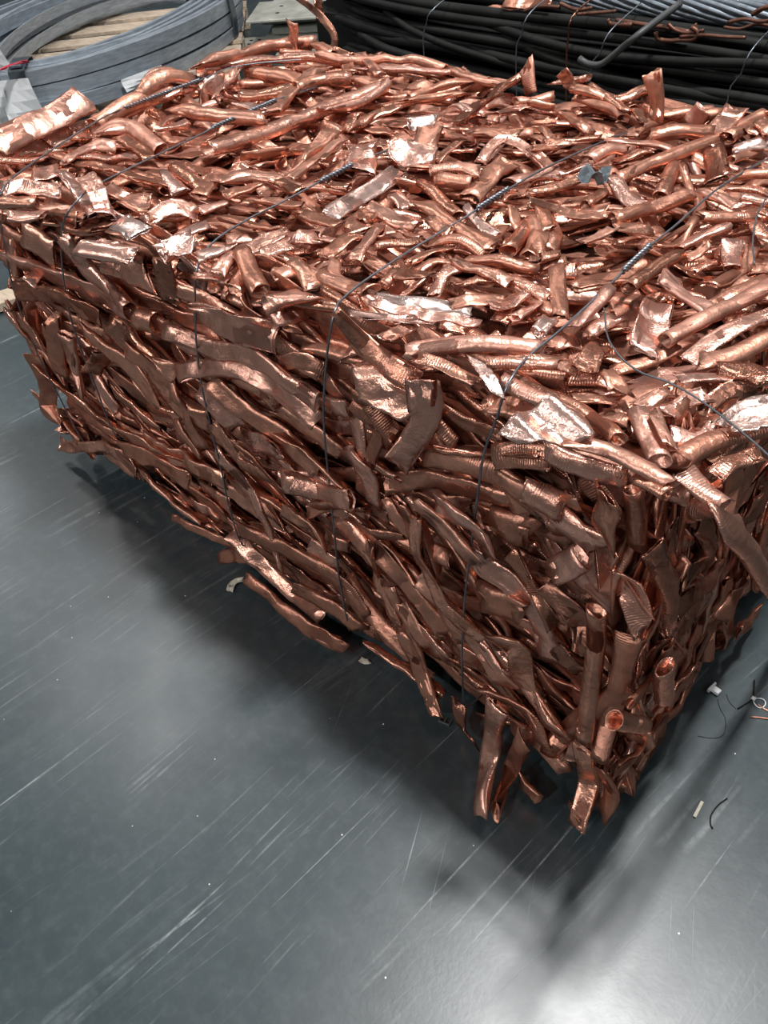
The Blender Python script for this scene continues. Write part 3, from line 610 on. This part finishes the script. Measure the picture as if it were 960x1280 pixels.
# filler: the packed layers under the outermost pieces
def rand_piece(face, depth, part, lo=False, dark=0.0):
    k = rng.choice(['r', 'f', 's'], p=[.42, .46, .12]) if face == 'T' else rng.choice(['r', 'f', 's'], p=[.10, .75, .15])
    w = {'r': rng.uniform(.018, .026), 'f': rng.uniform(.024, .036), 's': rng.uniform(.028, .042)}[k]
    npt = 3 if rng.random() < .7 else 4
    if face == 'T':
        ln = rng.uniform(.09, .26); c = np.array([-rng.uniform(.01, L - .01), rng.uniform(.01, W - .01), H - depth])
        ang = rng.choice([rng.normal(.6, .5), rng.uniform(0, math.pi), rng.normal(0, .25)])
        d = np.array([math.cos(ang), math.sin(ang), rng.normal(0, .09)]); n = NT
    elif face in 'FB':
        ln = rng.uniform(.16, .48); y = depth if face == 'F' else W - depth
        c = np.array([-rng.uniform(.02, L - .02), y, rng.uniform(Z0 + .02, H - .02)])
        # flatter near the far end, steeper towards the near corner
        t = 1 + c[0] / L
        if face == 'F' and t > .6: c[1] += (t - .6) * .05
        ang = -rng.normal(.16 + .55 * max(0, t - .6), .22 + .2 * t)
        d = np.array([math.cos(ang), rng.normal(0, .05), math.sin(ang)]); n = NF if face == 'F' else NB
    else:
        ln = rng.uniform(.12, .34); x = -depth if face == 'R' else -L + depth
        c = np.array([x, rng.uniform(.02, W - .02), rng.uniform(Z0 + .02, H - .02)])
        ang = rng.normal(math.pi / 2 - .25, .4)
        d = np.array([rng.normal(0, .06), math.cos(ang), math.sin(ang)]); n = NR if face == 'R' else NL
    d /= np.linalg.norm(d); sd = np.cross(n, d)
    t = np.linspace(-.5, .5, npt) * ln
    P = c + t[:, None] * d + rng.normal(0, ln * .045, npt)[:, None] * sd + rng.normal(0, .006, npt)[:, None] * n
    P[:, 0] = np.clip(P[:, 0], -L + .0, -.0); P[:, 1] = np.clip(P[:, 1], .0, W); P[:, 2] = np.clip(P[:, 2], Z0, H)
    piece(P, n + rng.normal(0, .25, 3), w, k, part, lo=lo,
          tone=float(np.clip(rng.normal(.5 - dark, .17), .03, .9)))  # dark lowers the tone for the shade of sides and deep layers
for q in range(170): rand_piece('T', rng.uniform(.012, .034), True)
for q in range(120): rand_piece('F', rng.uniform(.018, .036), True)
for q in range(110): rand_piece('R', rng.uniform(.004, .030), True, dark=.12)
for q in range(420): rand_piece('T', rng.uniform(.02, .06), False)
for q in range(260): rand_piece('F', rng.uniform(.022, .06), False, dark=.1)
for q in range(200): rand_piece('R', rng.uniform(.02, .06), False, dark=.15)
for q in range(170): rand_piece('B', rng.uniform(.01, .05), False, lo=True)
for q in range(130): rand_piece('L', rng.uniform(.005, .05), False)
for q in range(46):                             # the far end of the long face bulges out past the core
    c = np.array([-L - rng.uniform(-.06, .05), rng.uniform(.0, .10), rng.uniform(.08, H - .05)])
    ang = -rng.normal(.5, .4); d = np.array([math.cos(ang), rng.normal(0, .15), math.sin(ang)]); ln = rng.uniform(.10, .22)
    t = np.linspace(-.5, .5, 3) * ln
    piece(c + t[:, None] * d + rng.normal(0, .006, (3, 3)), NF + rng.normal(0, .3, 3), rng.uniform(.028, .042), str(rng.choice(['f', 's'], p=[.8, .2])), True)
for q in range(60):
    c = np.array([-L - rng.uniform(-.01, .04), rng.uniform(.02, W - .04), rng.uniform(.06, H - .14)])
    d = np.array([rng.normal(0, .1), rng.normal(.6, .4), rng.normal(0, .5)]); d /= np.linalg.norm(d); ln = rng.uniform(.10, .24)
    t = np.linspace(-.5, .5, 3) * ln
    piece(c + t[:, None] * d + rng.normal(0, .006, (3, 3)), NL + rng.normal(0, .3, 3), rng.uniform(.028, .042), 'f', False)
# dense heart of the bale that everything is pressed onto; it carries the weight on the floor
Vc, Fc = box_geo((-L / 2, W / 2, (H - .055) / 2 + .0005), (L - .12, W - .12, H - .056), bev=.03)
Vc = np.array(Vc); stuff_add(Vc, Fc, {'along': np.zeros(len(Vc)), 'tint': np.tile([.05, 1.0, 0.0], (len(Vc), 1))})  # dark tint stands in for shade in the gaps between pieces
tag(mesh_obj('packed_copper_filling', np.vstack(STUFF['V']), STUFF['F'], M_COPPER, bale, smooth=True,
             attrs={'along': np.concatenate(STUFF['along']), 'tint': np.vstack(STUFF['tint'])}), kind='stuff')
print('parts', COUNT, 'stuff verts', STUFF['n'])

# steel tie wires round the bale
TIES = [  # top run, knot, face run (photograph coordinates)
 ([(400, 62), (300, 82), (250, 100)], [(250, 100), (155, 135)], [(107, 160), (25, 215), (0, 243)], [(-4, 262), (2, 285), (17, 362), (46, 440), (71, 490), (108, 556)]),
 ([(430, 88), (345, 125)], [(345, 125), (265, 160)], [(257, 165), (200, 192), (125, 229), (97, 250)], [(79, 279), (77, 325), (85, 383), (100, 433), (121, 487), (146, 546)]),
 ([(520, 160), (441, 206)], [(441, 206), (400, 227)], [(350, 254), (308, 275), (266, 303)], [(246, 337), (244, 379), (246, 433), (254, 492), (274, 576), (287, 635), (304, 682)]),
 ([(788, 150), (694, 204), (636, 236)], [(636, 236), (597, 261)], [(584, 270), (556, 287), (494, 325), (434, 368)], [(416, 398), (406, 475), (405, 533), (412, 610), (417, 657), (425, 729), (440, 789)]),
 ([(980, 175), (907, 229), (863, 265), (844, 282), (813, 307)], [(813, 307), (779, 339)], [(765, 353), (700, 413), (660, 446), (634, 482)], [(620, 526), (605, 566), (598, 613), (587, 697), (584, 722), (578, 794), (581, 880)])]
LT = .022
for top0, knot, top1, face in TIES:
    a = [at(x, y, 2, H + LT) for x, y in top0]; k = [at(x, y, 2, H + LT + .002) for x, y in knot]; b = [at(x, y, 2, H + LT) for x, y in top1]
    c = [at(x, y, 1, -LT) for x, y in face]
    def tidy(q):
        if q[0] < -L - .03:
            d_ = q - CAM; q = CAM + d_ * (-L - .03 - CAM[0]) / d_[0]
        return q
    a, k, b = ([tidy(q) for q in s_] for s_ in (a, k, b))
    a[0] = a[0] - np.array([0, 0, .02])
    under = c[-1] + np.array([0, .05, -.03]); under[2] = max(.006, under[2])
    pts = [a[0] + np.array([0, .05, -.03])] + a + k[1:] + b + c + [under]
    o = wire('tie_wire', pts, .0016, M_STEEL, bale, 6, 90)
    # the twisted knot
    p0, p1 = k[0], k[1]; d = p1 - p0; ln = np.linalg.norm(d); d /= ln
    n1 = np.array([0, 0, 1.0]); n1 -= (n1 @ d) * d; n1 /= np.linalg.norm(n1); n2 = np.cross(d, n1)
    V = []; F = []
    for ph in (0, math.pi):
        t = np.linspace(0, 1, int(ln / .0022)); an = t * ln / .016 * 2 * math.pi + ph
        Q = p0 + t[:, None] * ln * d + .0027 * (np.cos(an)[:, None] * n1 + np.sin(an)[:, None] * n2)
        v, f = wire_geo(Q, .0023, 6); F += [tuple(i + len(V) for i in q) for q in f]; V += list(v)
    kn = mesh_obj('twisted_knot', V, F, M_STEEL, None, True)
    kn.parent = o; pass
th = [at(x, y, 2, H + .03) for x, y in [(755, 385), (762, 427), (793, 461), (840, 480), (882, 505), (932, 544), (975, 582)]]
wire('tie_wire', th, .0011, M_STRAP, bale, 6, 40)
# loose wire end curling on the far right of the top
wire('tie_wire', [at(x, y, 2, H + .03) for x, y in [(943, 330), (941, 300), (946, 270), (958, 248)]], .0012, M_STRAP, bale, 6, 20)

# ---- scraps lying on the bale
def rag(name, px, r, mat, label, cat, seed, z=H + .025, flat=.4):
    g = np.random.default_rng(seed); c = at(*px, 2, z); V = []; F = []
    n = 9
    for i in range(n):
        for j in range(n):
            u, v = i / (n - 1) - .5, j / (n - 1) - .5
            V.append(c + np.array([u * 2 * r, v * 1.3 * r, g.normal(0, r * .10) + r * flat * math.sin(u * 5 + seed) * math.cos(v * 7)]))
    for i in range(n - 1):
        for j in range(n - 1): F.append((i * n + j, (i + 1) * n + j, (i + 1) * n + j + 1, i * n + j + 1))
    o = mesh_obj(name, V, F, mat, None, False)
    md = o.modifiers.new('t', 'SOLIDIFY'); md.thickness = .0012
    return tag(o, label, cat)
rag('tape_scrap', (742, 218), .022, M_TAPE, 'torn scrap of blue-grey tape stuck among the tubes on top of the copper bale', 'tape scrap', 3, flat=.6)

# ------------------------------------------------------------------ black cable bale behind
CY, CX0, CX1 = 1.30, -1.95, 0.55
cb = empty('cable_bale', ((CX0 + CX1) / 2, CY + .35, 0))
tag(cb, 'bale of black rubber cables tied with wire behind the copper bale', 'cable bale')
def cable_line(y, z, r, x0, x1, n=14, amp=.012):
    xs = np.linspace(x0, x1, n)
    return np.stack([xs, y + wander(n, 5, amp), z + wander(n, 5, amp)], 1)
g = rng
CT = .735
for row in range(34):                            # the front of the bale: cable over cable
    z = .02 + row * .0215
    bulge = -.03 * math.sin(math.pi * z / CT)
    r = g.uniform(.0095, .0135)
    P = cable_line(CY + bulge + g.uniform(-.012, .012), z + g.uniform(-.004, .004), r, CX0 + g.uniform(0, .08), CX1)
    P[:, 2] = np.maximum(P[:, 2] + np.linspace(.03, -.01, len(P)) * (z / CT), r + .003)
    P[:2, 1] += [.12, .03]
    wire('cable', P, r, M_BLACK, cb, 8, 40)
for q in range(16):                              # cables that stray over the front
    z0 = g.uniform(.45, .72); z1 = z0 - g.uniform(-.05, .16)
    x0 = g.uniform(CX0, -.6); x1 = x0 + g.uniform(.7, 1.4); r = g.uniform(.008, .012)
    n = 8; t = np.linspace(0, 1, n)
    P = np.stack([x0 + (x1 - x0) * t, CY - .045 + wander(n, 4, .008) + .05 * (2 * t - 1) ** 6, z0 + (z1 - z0) * t + wander(n, 4, .012)], 1)
    wire('cable', P, r, M_BLACK, cb, 8, 30)
for q in range(30):                              # the top of the bale
    y = CY + .02 + q * .024; r = g.uniform(.010, .014)
    P = cable_line(y, CT + .012 + g.uniform(-.01, .012), r, CX0 + g.uniform(0, .15), CX1, amp=.01)
    wire('cable', P, r, M_BLACK, cb, 8, 24)
V, F = box_geo(((CX0 + CX1) / 2 + .03, CY + .38, CT / 2), (CX1 - CX0 - .12, .72, CT - .01), bev=.04)
tag(mesh_obj('packed_cable_filling', V, F, M_BLACK, cb), kind='stuff')
Y_T = CY - .075
def tie2(px, name='tie_wire', mat=M_ALU, r=.0016):
    P = [at(x, y, 1, Y_T) for x, y in px]
    P.append(P[-1] + np.array([.03, 0, -.35])); P = [P[0] + np.array([0, .13, .03])] + P
    wire(name, P, r, mat, cb, 6, 40)
tie2([(541, 12), (533, 30), (530, 70)]); tie2([(661, 18), (652, 45), (645, 78)]); tie2([(762, 40), (750, 68), (738, 98)]); tie2([(940, 62), (925, 95), (908, 132)])
tie2([(716, 20), (711, 45), (708, 85)], 'copper_tie_wire', M_COPPER, .0022)
P = [at(x, y, 1, CY - .10) for x, y in [(724, 73), (735, 80), (752, 80), (775, 62), (800, 42), (815, 28)]]; P[-1] = P[-1] + np.array([0, .12, .01])
wire('grey_cable_tail', P, .0075, M_GREYCABLE, cb, 8, 30)

# ---- stranded aluminium cable and torn copper wire lying on top of the cable bale
def strands(name, centre, r, n, mat, parent):
    P, _ = smooth_path(centre, 40); T, Nn, B = frames(P, [0, 0, 1])
    s = np.r_[0, np.cumsum(np.linalg.norm(np.diff(P, axis=0), axis=1))]
    for k in range(n):
        a = s / .7 * 2 * math.pi + k * 2 * math.pi / n
        Q = P + r * (np.cos(a)[:, None] * Nn + np.sin(a)[:, None] * B)
        wire(name, Q, r * math.pi / n * 1.05, mat, parent, 6)
ZT = CT + .035
for q, (y0, dz, x0, x1, lab) in enumerate([(1.385, .012, -1.05, .5, 'stranded aluminium cable at the front of the cable bale top'), (1.46, .03, -1.22, .5, 'stranded aluminium cable lying highest on the cable bale'),
                                           (1.53, .02, -1.30, .5, 'stranded aluminium cable lying behind the highest one on the cable bale'), (1.605, .04, -1.2, .5, 'stranded aluminium cable furthest back on the cable bale')]):
    al = empty('aluminium_cable', (x0, y0, ZT + dz))
    tag(al, lab, 'cable', 'aluminium cables on the cable bale')
    strands('strand', [(x0, y0 + .01, ZT + dz), (x0 * .6 + x1 * .4, y0 - .015, ZT + dz + .01), (x1, y0 + .03, ZT + dz + .004)], .022, 11, M_ALU, al)
def torn(px, Y, r, lab, n=24, mat=M_DARKCOPPER):
    P = [at(x, y, 1, Y) for x, y in px]
    o = wire('copper_wire', P, r, mat, None, 6, n)
    c = o.data
    a = c.attributes.new('tint', 'FLOAT_VECTOR', 'POINT'); a.data.foreach_set('vector', np.tile([.0, 1.0, 0], (len(c.vertices), 1)).astype(np.float32).ravel())
    tag(o, lab, 'copper wire', 'torn copper wire on the cable bale')
OWN = {(820, 40): 'dark copper wire bent back into a long hook on the cable bale', (850, 46): 'straight dark copper wire pointing out of the hooked wire on the cable bale',
       (770, 25): 'longest torn copper wire running beneath the front aluminium cable', (868, 30): 'short upright copper wire stub standing over the hooked wire on the cable bale', (655, 14): 'torn copper wire beside the crumpled strips on the cable bale'}
GL = 'torn dark copper wire curling over the front edge of the cable bale top'
for px in ([(722, 18), (745, 16), (770, 14)], [(820, 40), (822, 48), (835, 51), (850, 50), (868, 49), (872, 40), (864, 34)], [(850, 46), (880, 44), (905, 46), (932, 47)], [(905, 34), (925, 36), (945, 30), (965, 33)],
           [(835, 30), (845, 38), (860, 41), (880, 38)], [(770, 25), (800, 30), (830, 34), (862, 40)], [(940, 18), (955, 10), (970, 8)], [(868, 30), (872, 40), (877, 43)], [(910, 28), (930, 24), (950, 27), (970, 24)],
           [(700, 4), (720, 12), (740, 10)], [(655, 14), (675, 8), (700, 9)], [(760, 24), (765, 30), (790, 31)]):
    torn(px, CY - .02 + g.uniform(-.015, .01), g.uniform(.0035, .006), OWN.get(px[0], GL))
cs = empty('copper_scrap_strip', at(640, 10, 1, CY + .03)); tag(cs, 'crumpled copper strips lying on the left end of the cable bale top', 'copper strip')
for px, w in (([(600, 14), (625, 12), (640, 13)], .02), ([(545, 8), (580, 10), (600, 12)], .014), ([(630, 6), (660, 5), (690, 2)], .03)):
    P = [at(x, y, 1, CY + .01) for x, y in px]; V, F, A = piece_geo(P, (0, -.6, .8), w, 's', tone=.5)
    mesh_obj('strip', V, F, M_COPPER, cs, True, A)
hs = empty('hanging_copper_strip', at(414, 60, 1, CY - .12)); tag(hs, 'bent copper strip hanging down over the end of the black cable bale', 'copper strip')
for px, w in (([(365, -8), (385, 6), (402, 20), (414, 38), (418, 52), (415, 66), (412, 90)], .022), ([(400, -6), (399, 10), (404, 24)], .022)):
    P = [at(x, y, 1, CY - .12) for x, y in px]; V, F, A = piece_geo(P, (.3, -.9, .1), w, 's', tone=.45, dull=.3)
    mesh_obj('strip', V, F, M_COPPER, hs, True, A)

# ------------------------------------------------------------------ steel band coil on a pallet, far left
pc = np.array([-4.28, 2.15, 0]); pa = math.radians(47)      # the pallet's deck boards run across the picture
ex = np.array([math.cos(pa), math.sin(pa), 0]); ey = np.array([-math.sin(pa), math.cos(pa), 0])
def pallet(c, ex, ey, lx, ly, label, nb=9):
    p = empty('pallet', c); tag(p, label, 'pallet')
    for k in (-1, 0, 1): box('bottom_board', c + ey * k * (ly / 2 - .06) + [0, 0, .011], (lx, .10, .02), M_WOOD, p, ex, ey)
    for k in (-1, 0, 1):
        for j in (-1, 0, 1): box('block', c + ey * j * (ly / 2 - .06) + ex * k * (lx / 2 - .07) + [0, 0, .062], (.13, .10, .08), M_WOOD, p, ex, ey)
    for k in (-1, 0, 1): box('stringer_board', c + ex * k * (lx / 2 - .07) + [0, 0, .113], (.12, ly, .02), M_WOOD, p, ex, ey)
    for k in range(nb):
        box('deck_board', c + ey * ((k + .5) / nb - .5) * ly * 1.0 + [0, 0, .134], (lx, ly / nb * g.uniform(.56, .64), .02), M_WOOD, p, ex, ey, (0, 0, 1))
    return p
pallet(pc, ex, ey, 1.30, 1.50, 'weathered wooden pallet under the coil of grey steel band', 6)
cc = np.array([-4.25, 2.05, 0]); R0 = .72; A0, B0 = 1.14, .66; CU = np.array([.5, -.866, 0]); CV = np.array([.866, .5, 0]); PZ = .146
def oval(a, R):
    """point of the oval at parameter a, R - R0 outside its rim; and the outward direction"""
    e = CU * math.cos(a) / A0 + CV * math.sin(a) / B0; e /= np.linalg.norm(e)
    return cc + CU * A0 * math.cos(a) + CV * B0 * math.sin(a) + e * (R - R0), e
coil = empty('steel_band_coil', (cc[0], cc[1], PZ)); tag(coil, 'coil of grey galvanised steel band strapped into a ring on a pallet', 'wire coil')
def ring(R, z, hgt, th, ph, name):
    n = 72; V = []; F = []
    for i in range(n):
        a = 2 * math.pi * i / n
        rr = R + .012 * math.sin(2 * a + ph) + .006 * math.sin(5 * a + ph * 2); zz = z + .010 * math.sin(3 * a + ph)
        bp_, e = oval(a, rr)
        for dr, dz in ((-th / 2, 0), (th / 2, 0), (th / 2, hgt), (-th / 2, hgt)):
            V.append(bp_ + e * dr + [0, 0, max(PZ + .001, zz + dz)])
    for i in range(n):
        for j in range(4):
            F.append((i * 4 + j, i * 4 + (j + 1) % 4, ((i + 1) % n) * 4 + (j + 1) % 4, ((i + 1) % n) * 4 + j))
    mesh_obj(name, V, F, M_GALV, coil)
for i in range(6):
    for lay in range(3):
        ring(R0 - .02 - i * .034 + g.uniform(-.006, .006), PZ + .002 + lay * .064 + g.uniform(0, .006), .058, .024, g.uniform(0, 6), 'band')
ring(R0 - .24, PZ + .10, .05, .006, 1.0, 'band'); ring(R0 - .27, PZ + .04, .05, .006, 2.0, 'band')
def coil_ang(px): 
    p = at(*px, 2, PZ + .1) - cc; return math.atan2(p @ CV / B0, p @ CU / A0)
def strap(a, name='strap'):
    o0, e = oval(a, R0); t = np.array([-e[1], e[0], 0]); V = []; F = []
    prof = [(R0 + .012, PZ + .004), (R0 + .020, PZ + .10), (R0 + .012, PZ + .20), (R0 - .05, PZ + .212), (R0 - .15, PZ + .212), (R0 - .215, PZ + .20), (R0 - .222, PZ + .10), (R0 - .215, PZ + .004)]
    for r_, z in prof:
        for s_ in (-.034, .034): V.append(o0 + e * (r_ - R0) + t * s_ + [0, 0, z])
    for i in range(len(prof) - 1): F.append((2 * i, 2 * i + 1, 2 * i + 3, 2 * i + 2))
    o = mesh_obj(name, V, F, M_STRAP, coil); md = o.modifiers.new('t', 'SOLIDIFY'); md.thickness = .005; md.offset = 0
    box('strap_seal', o0 - e * .03 + [0, 0, PZ + .216], (.06, .052, .012), M_ALU, coil, e, t)
for px in ((55, 100), (238, 25)): strap(coil_ang(px))
# paper tags hung on the coil's outside, and a printed label on its band
def tag_sheet(name, px, w, h, mat, R, tilt=0.0, z0=None):
    a = coil_ang(px); o0, e = oval(a, R0); t = np.array([-e[1], e[0], 0]); V = []; F = []
    n = 5
    for i in range(n):
        for j in range(n):
            u, v = i / (n - 1) - .5, j / (n - 1)
            V.append(o0 + e * (R - R0 + .02 * math.sin(u * 4 + v * 3 + a) * v) + t * (u * w + tilt * v * h) + [0, 0, (z0 if z0 is not None else PZ + .2) - v * h])
    for i in range(n - 1):
        for j in range(n - 1): F.append((i * n + j, (i + 1) * n + j, (i + 1) * n + j + 1, i * n + j + 1))
    o = mesh_obj(name, V, F, mat, coil); md = o.modifiers.new('t', 'SOLIDIFY'); md.thickness = .002
    return o
tag_sheet('paper_tag', (28, 118), .15, .17, M_PAPER, R0 + .045, .1, PZ + .18)
tag_sheet('paper_tag', (4, 122), .10, .16, M_PAPER, R0 + .05, -.1, PZ + .16)
tag_sheet('paper_tag', (42, 92), .17, .13, M_PAPER, R0 - .02, .2, PZ + .33)
tag_sheet('printed_label', (179, 96), .24, .05, M_PAPER, R0 + .026, 0, PZ + .085)
rp = empty('red_tape', at(15, 84, 2, PZ + .215)); tag(rp, 'loop of red tape lying on the grey steel band coil', 'tape')
P = [at(x, y, 2, PZ + .242) for x, y in [(-6, 92), (8, 84), (22, 79), (36, 76)]]
V, F, A = piece_geo(P, (0, 0, 1), .035, 's'); mesh_obj('tape_band', V, F, M_RED, rp, True)

# ------------------------------------------------------------------ stacked plates beyond the bale
pz = 0.0
sx = np.array([math.cos(math.radians(38)), math.sin(math.radians(38)), 0]); sy = np.array([-sx[1], sx[0], 0])
c0 = at(335, 50, 2, .10)
for k, wh in enumerate(('resting on the floor at the bottom of', 'second from the floor in', 'in the middle of', 'second from the top of', 'topmost but for the holed plate on')):
    c = np.array([c0[0], c0[1], 0]) + sx * (.45 + g.uniform(-.04, .04)) + sy * (.42 + g.uniform(-.04, .04))
    o = box('metal_plate', c + [0, 0, .0205 + k * .041], (.9, .84, .036), M_PLATE, None, sx, sy, bev=.006)
    tag(o, 'dull flat metal plate ' + wh + ' the low stack', 'metal plate', 'plates in the low stack')
def perforated(px, z, lx, ly, nx, ny, lab, tilt=0):
    c = at(*px, 2, z); p = empty('perforated_plate', c); tag(p, lab, 'metal plate')
    box('plate', c, (lx, ly, .012), M_PLATE, p, sx, sy)
    for i in range(nx):
        for j in range(ny):
            q = c + sx * ((i + .5) / nx - .5) * lx * .8 + sy * ((j + .5) / ny - .5) * ly * .7 + [0, 0, .0062]
            an = np.linspace(0, 2 * math.pi, 12, endpoint=False)
            mesh_obj('hole', [q + .011 * (math.cos(t) * sx + math.sin(t) * sy) for t in an] + [q + .011 * (math.cos(t) * sx + math.sin(t) * sy) + [0, 0, .0015] for t in an],
                     [tuple(range(12, 24))] + [(t, (t + 1) % 12, 12 + (t + 1) % 12, 12 + t) for t in range(12)], M_HOLE, p)
perforated((318, 54), .0075, .24, .22, 4, 2, 'small pale perforated metal plate lying in front of the plate stack')
c = at(352, 12, 2, .215)
perforated((372, 12), .2105, .5, .42, 2, 2, 'large pale plate with corner holes on top of the plate stack')

# wooden board end on the floor past the bale's far end
b0 = at(-12, 381, 2, .02); b1 = at(20, 370, 2, .02); d = (b1 - b0); ln = np.linalg.norm(d); d /= ln
tag(box('timber_board', (b0 + b1) / 2 - d * .3, (ln + .6, .09, .03), M_WOOD, None, d, np.cross([0, 0, 1], d)), 'pale wooden board lying on the floor past the end of the copper bale', 'wooden board')

# ------------------------------------------------------------------ litter on the floor
def fp(px, z=.003): return [at(x, y, 2, z) for x, y in px]
cl = empty('plastic_clip', at(893, 864, 2, 0)); tag(cl, 'small white plastic clip on the floor beside the copper bale', 'plastic clip')
u = fp([(889, 861), (899, 868)]); d = u[1] - u[0]; ln = np.linalg.norm(d); d /= ln
box('body', (u[0] + u[1]) / 2 + [0, 0, .004], (ln, .011, .008), M_WHITE, cl, d, np.cross([0, 0, 1], d), bev=.001)
box('flange', u[0] + [0, 0, .005], (.004, .022, .010), M_WHITE, cl, d, np.cross([0, 0, 1], d), bev=.001)
tg = empty('knotted_wire', at(940, 875, 2, 0)); tag(tg, 'knotted dark wire with a pale cable-tie loop on the floor', 'wire scrap')
wire('dark_wire', fp([(922, 886), (932, 880), (941, 872), (943, 850)], .002), .0014, M_BLACK, tg, 6, 16)
an = np.linspace(0, 2 * math.pi, 20, endpoint=False); lc = at(949, 878, 2, .003)
wire('tie_loop', [lc + np.array([.010 * math.cos(t), .010 * math.sin(t), .002 * math.sin(2 * t)]) for t in an], .0009, M_WHITE, tg, 6, None, True)
box('tie_head', at(942, 873, 2, .004), (.007, .006, .006), M_WHITE, tg, bev=.001)
def bit(name, px, r, mat, lab, cat, tone=None):
    o = wire(name, fp(px, r), r, mat, None, 6, 14)
    if tone is not None:
        a = o.data.attributes.new('tint', 'FLOAT_VECTOR', 'POINT'); a.data.foreach_set('vector', np.tile([tone, .3, 0], (len(o.data.vertices), 1)).astype(np.float32).ravel())
    tag(o, lab, cat)
bit('copper_wire_end', [(938, 896), (950, 897), (970, 900)], .0016, M_COPPER, 'reddish copper wire end lying just below the knotted wire', 'wire scrap', .4)
bit('copper_wire_end', [(947, 880), (955, 886), (970, 893)], .0014, M_COPPER, 'bare copper wire leading away from the cable-tie loop', 'wire scrap', .6)
bit('curved_wire', [(909, 998), (897, 1007), (889, 1019), (888, 1030), (891, 1036)], .0012, M_BLACK, 'thin dark wire bent into a bow on the floor beside the pale splinter', 'wire scrap')
bit('hair_thin_wire', [(897, 874), (900, 886), (906, 896), (907, 910), (903, 920), (890, 923), (872, 920)], .0005, M_BLACK, 'hair-thin dark wire curled on the floor below the white clip', 'wire scrap')
bit('hair_thin_wire', [(908, 868), (912, 878), (920, 886)], .0005, M_BLACK, 'short hair-thin wire between the white clip and the knotted wire', 'wire scrap')
q = fp([(868, 1021), (878, 1002)]); d = q[1] - q[0]; ln = np.linalg.norm(d); d /= ln
tag(box('splinter', (q[0] + q[1]) / 2, (ln, .005, .003), M_STRAW, None, d, np.cross([0, 0, 1], d), bev=.0008), 'pale straw-coloured splinter on the floor beside the bowed dark wire', 'splinter')
P = fp([(286, 735), (289, 727), (296, 722), (304, 721)], .012); V, F, A = piece_geo(P, (0, 0, 1), .016, 's', crumple=.6)
V[:, 2] -= V[:, 2].min() - .0005
tag(mesh_obj('plastic_shred', V, F, M_STRAW, None, True), 'pale curled plastic shred on the floor by the lower edge of the bale', 'plastic shred')
P = fp([(450, 823), (456, 826), (461, 826)], .006); V, F, A = piece_geo(P, (0, 0, 1), .012, 's', crumple=.5)
V[:, 2] -= V[:, 2].min() - .0005
tag(mesh_obj('plastic_chip', V, F, M_STRAW, None, True), 'tiny pale plastic chip under the lower edge of the bale', 'plastic chip')
cl = empty('grey_clip', at(555, 904, 2, 0)); tag(cl, 'small dark grey toothed clip in the shadow of the bale', 'plastic clip')
u = fp([(548, 901), (562, 907)]); d = u[1] - u[0]; ln = np.linalg.norm(d); d /= ln; sd = np.cross([0, 0, 1], d)
box('spine', (u[0] + u[1]) / 2, (ln, .004, .006), M_GREYCABLE, cl, d, sd, bev=.0008)
for k in (-.45, 0, .45): box('tooth', (u[0] + u[1]) / 2 + d * ln * k + sd * .006, (.003, .010, .006), M_GREYCABLE, cl, d, sd, bev=.0006)
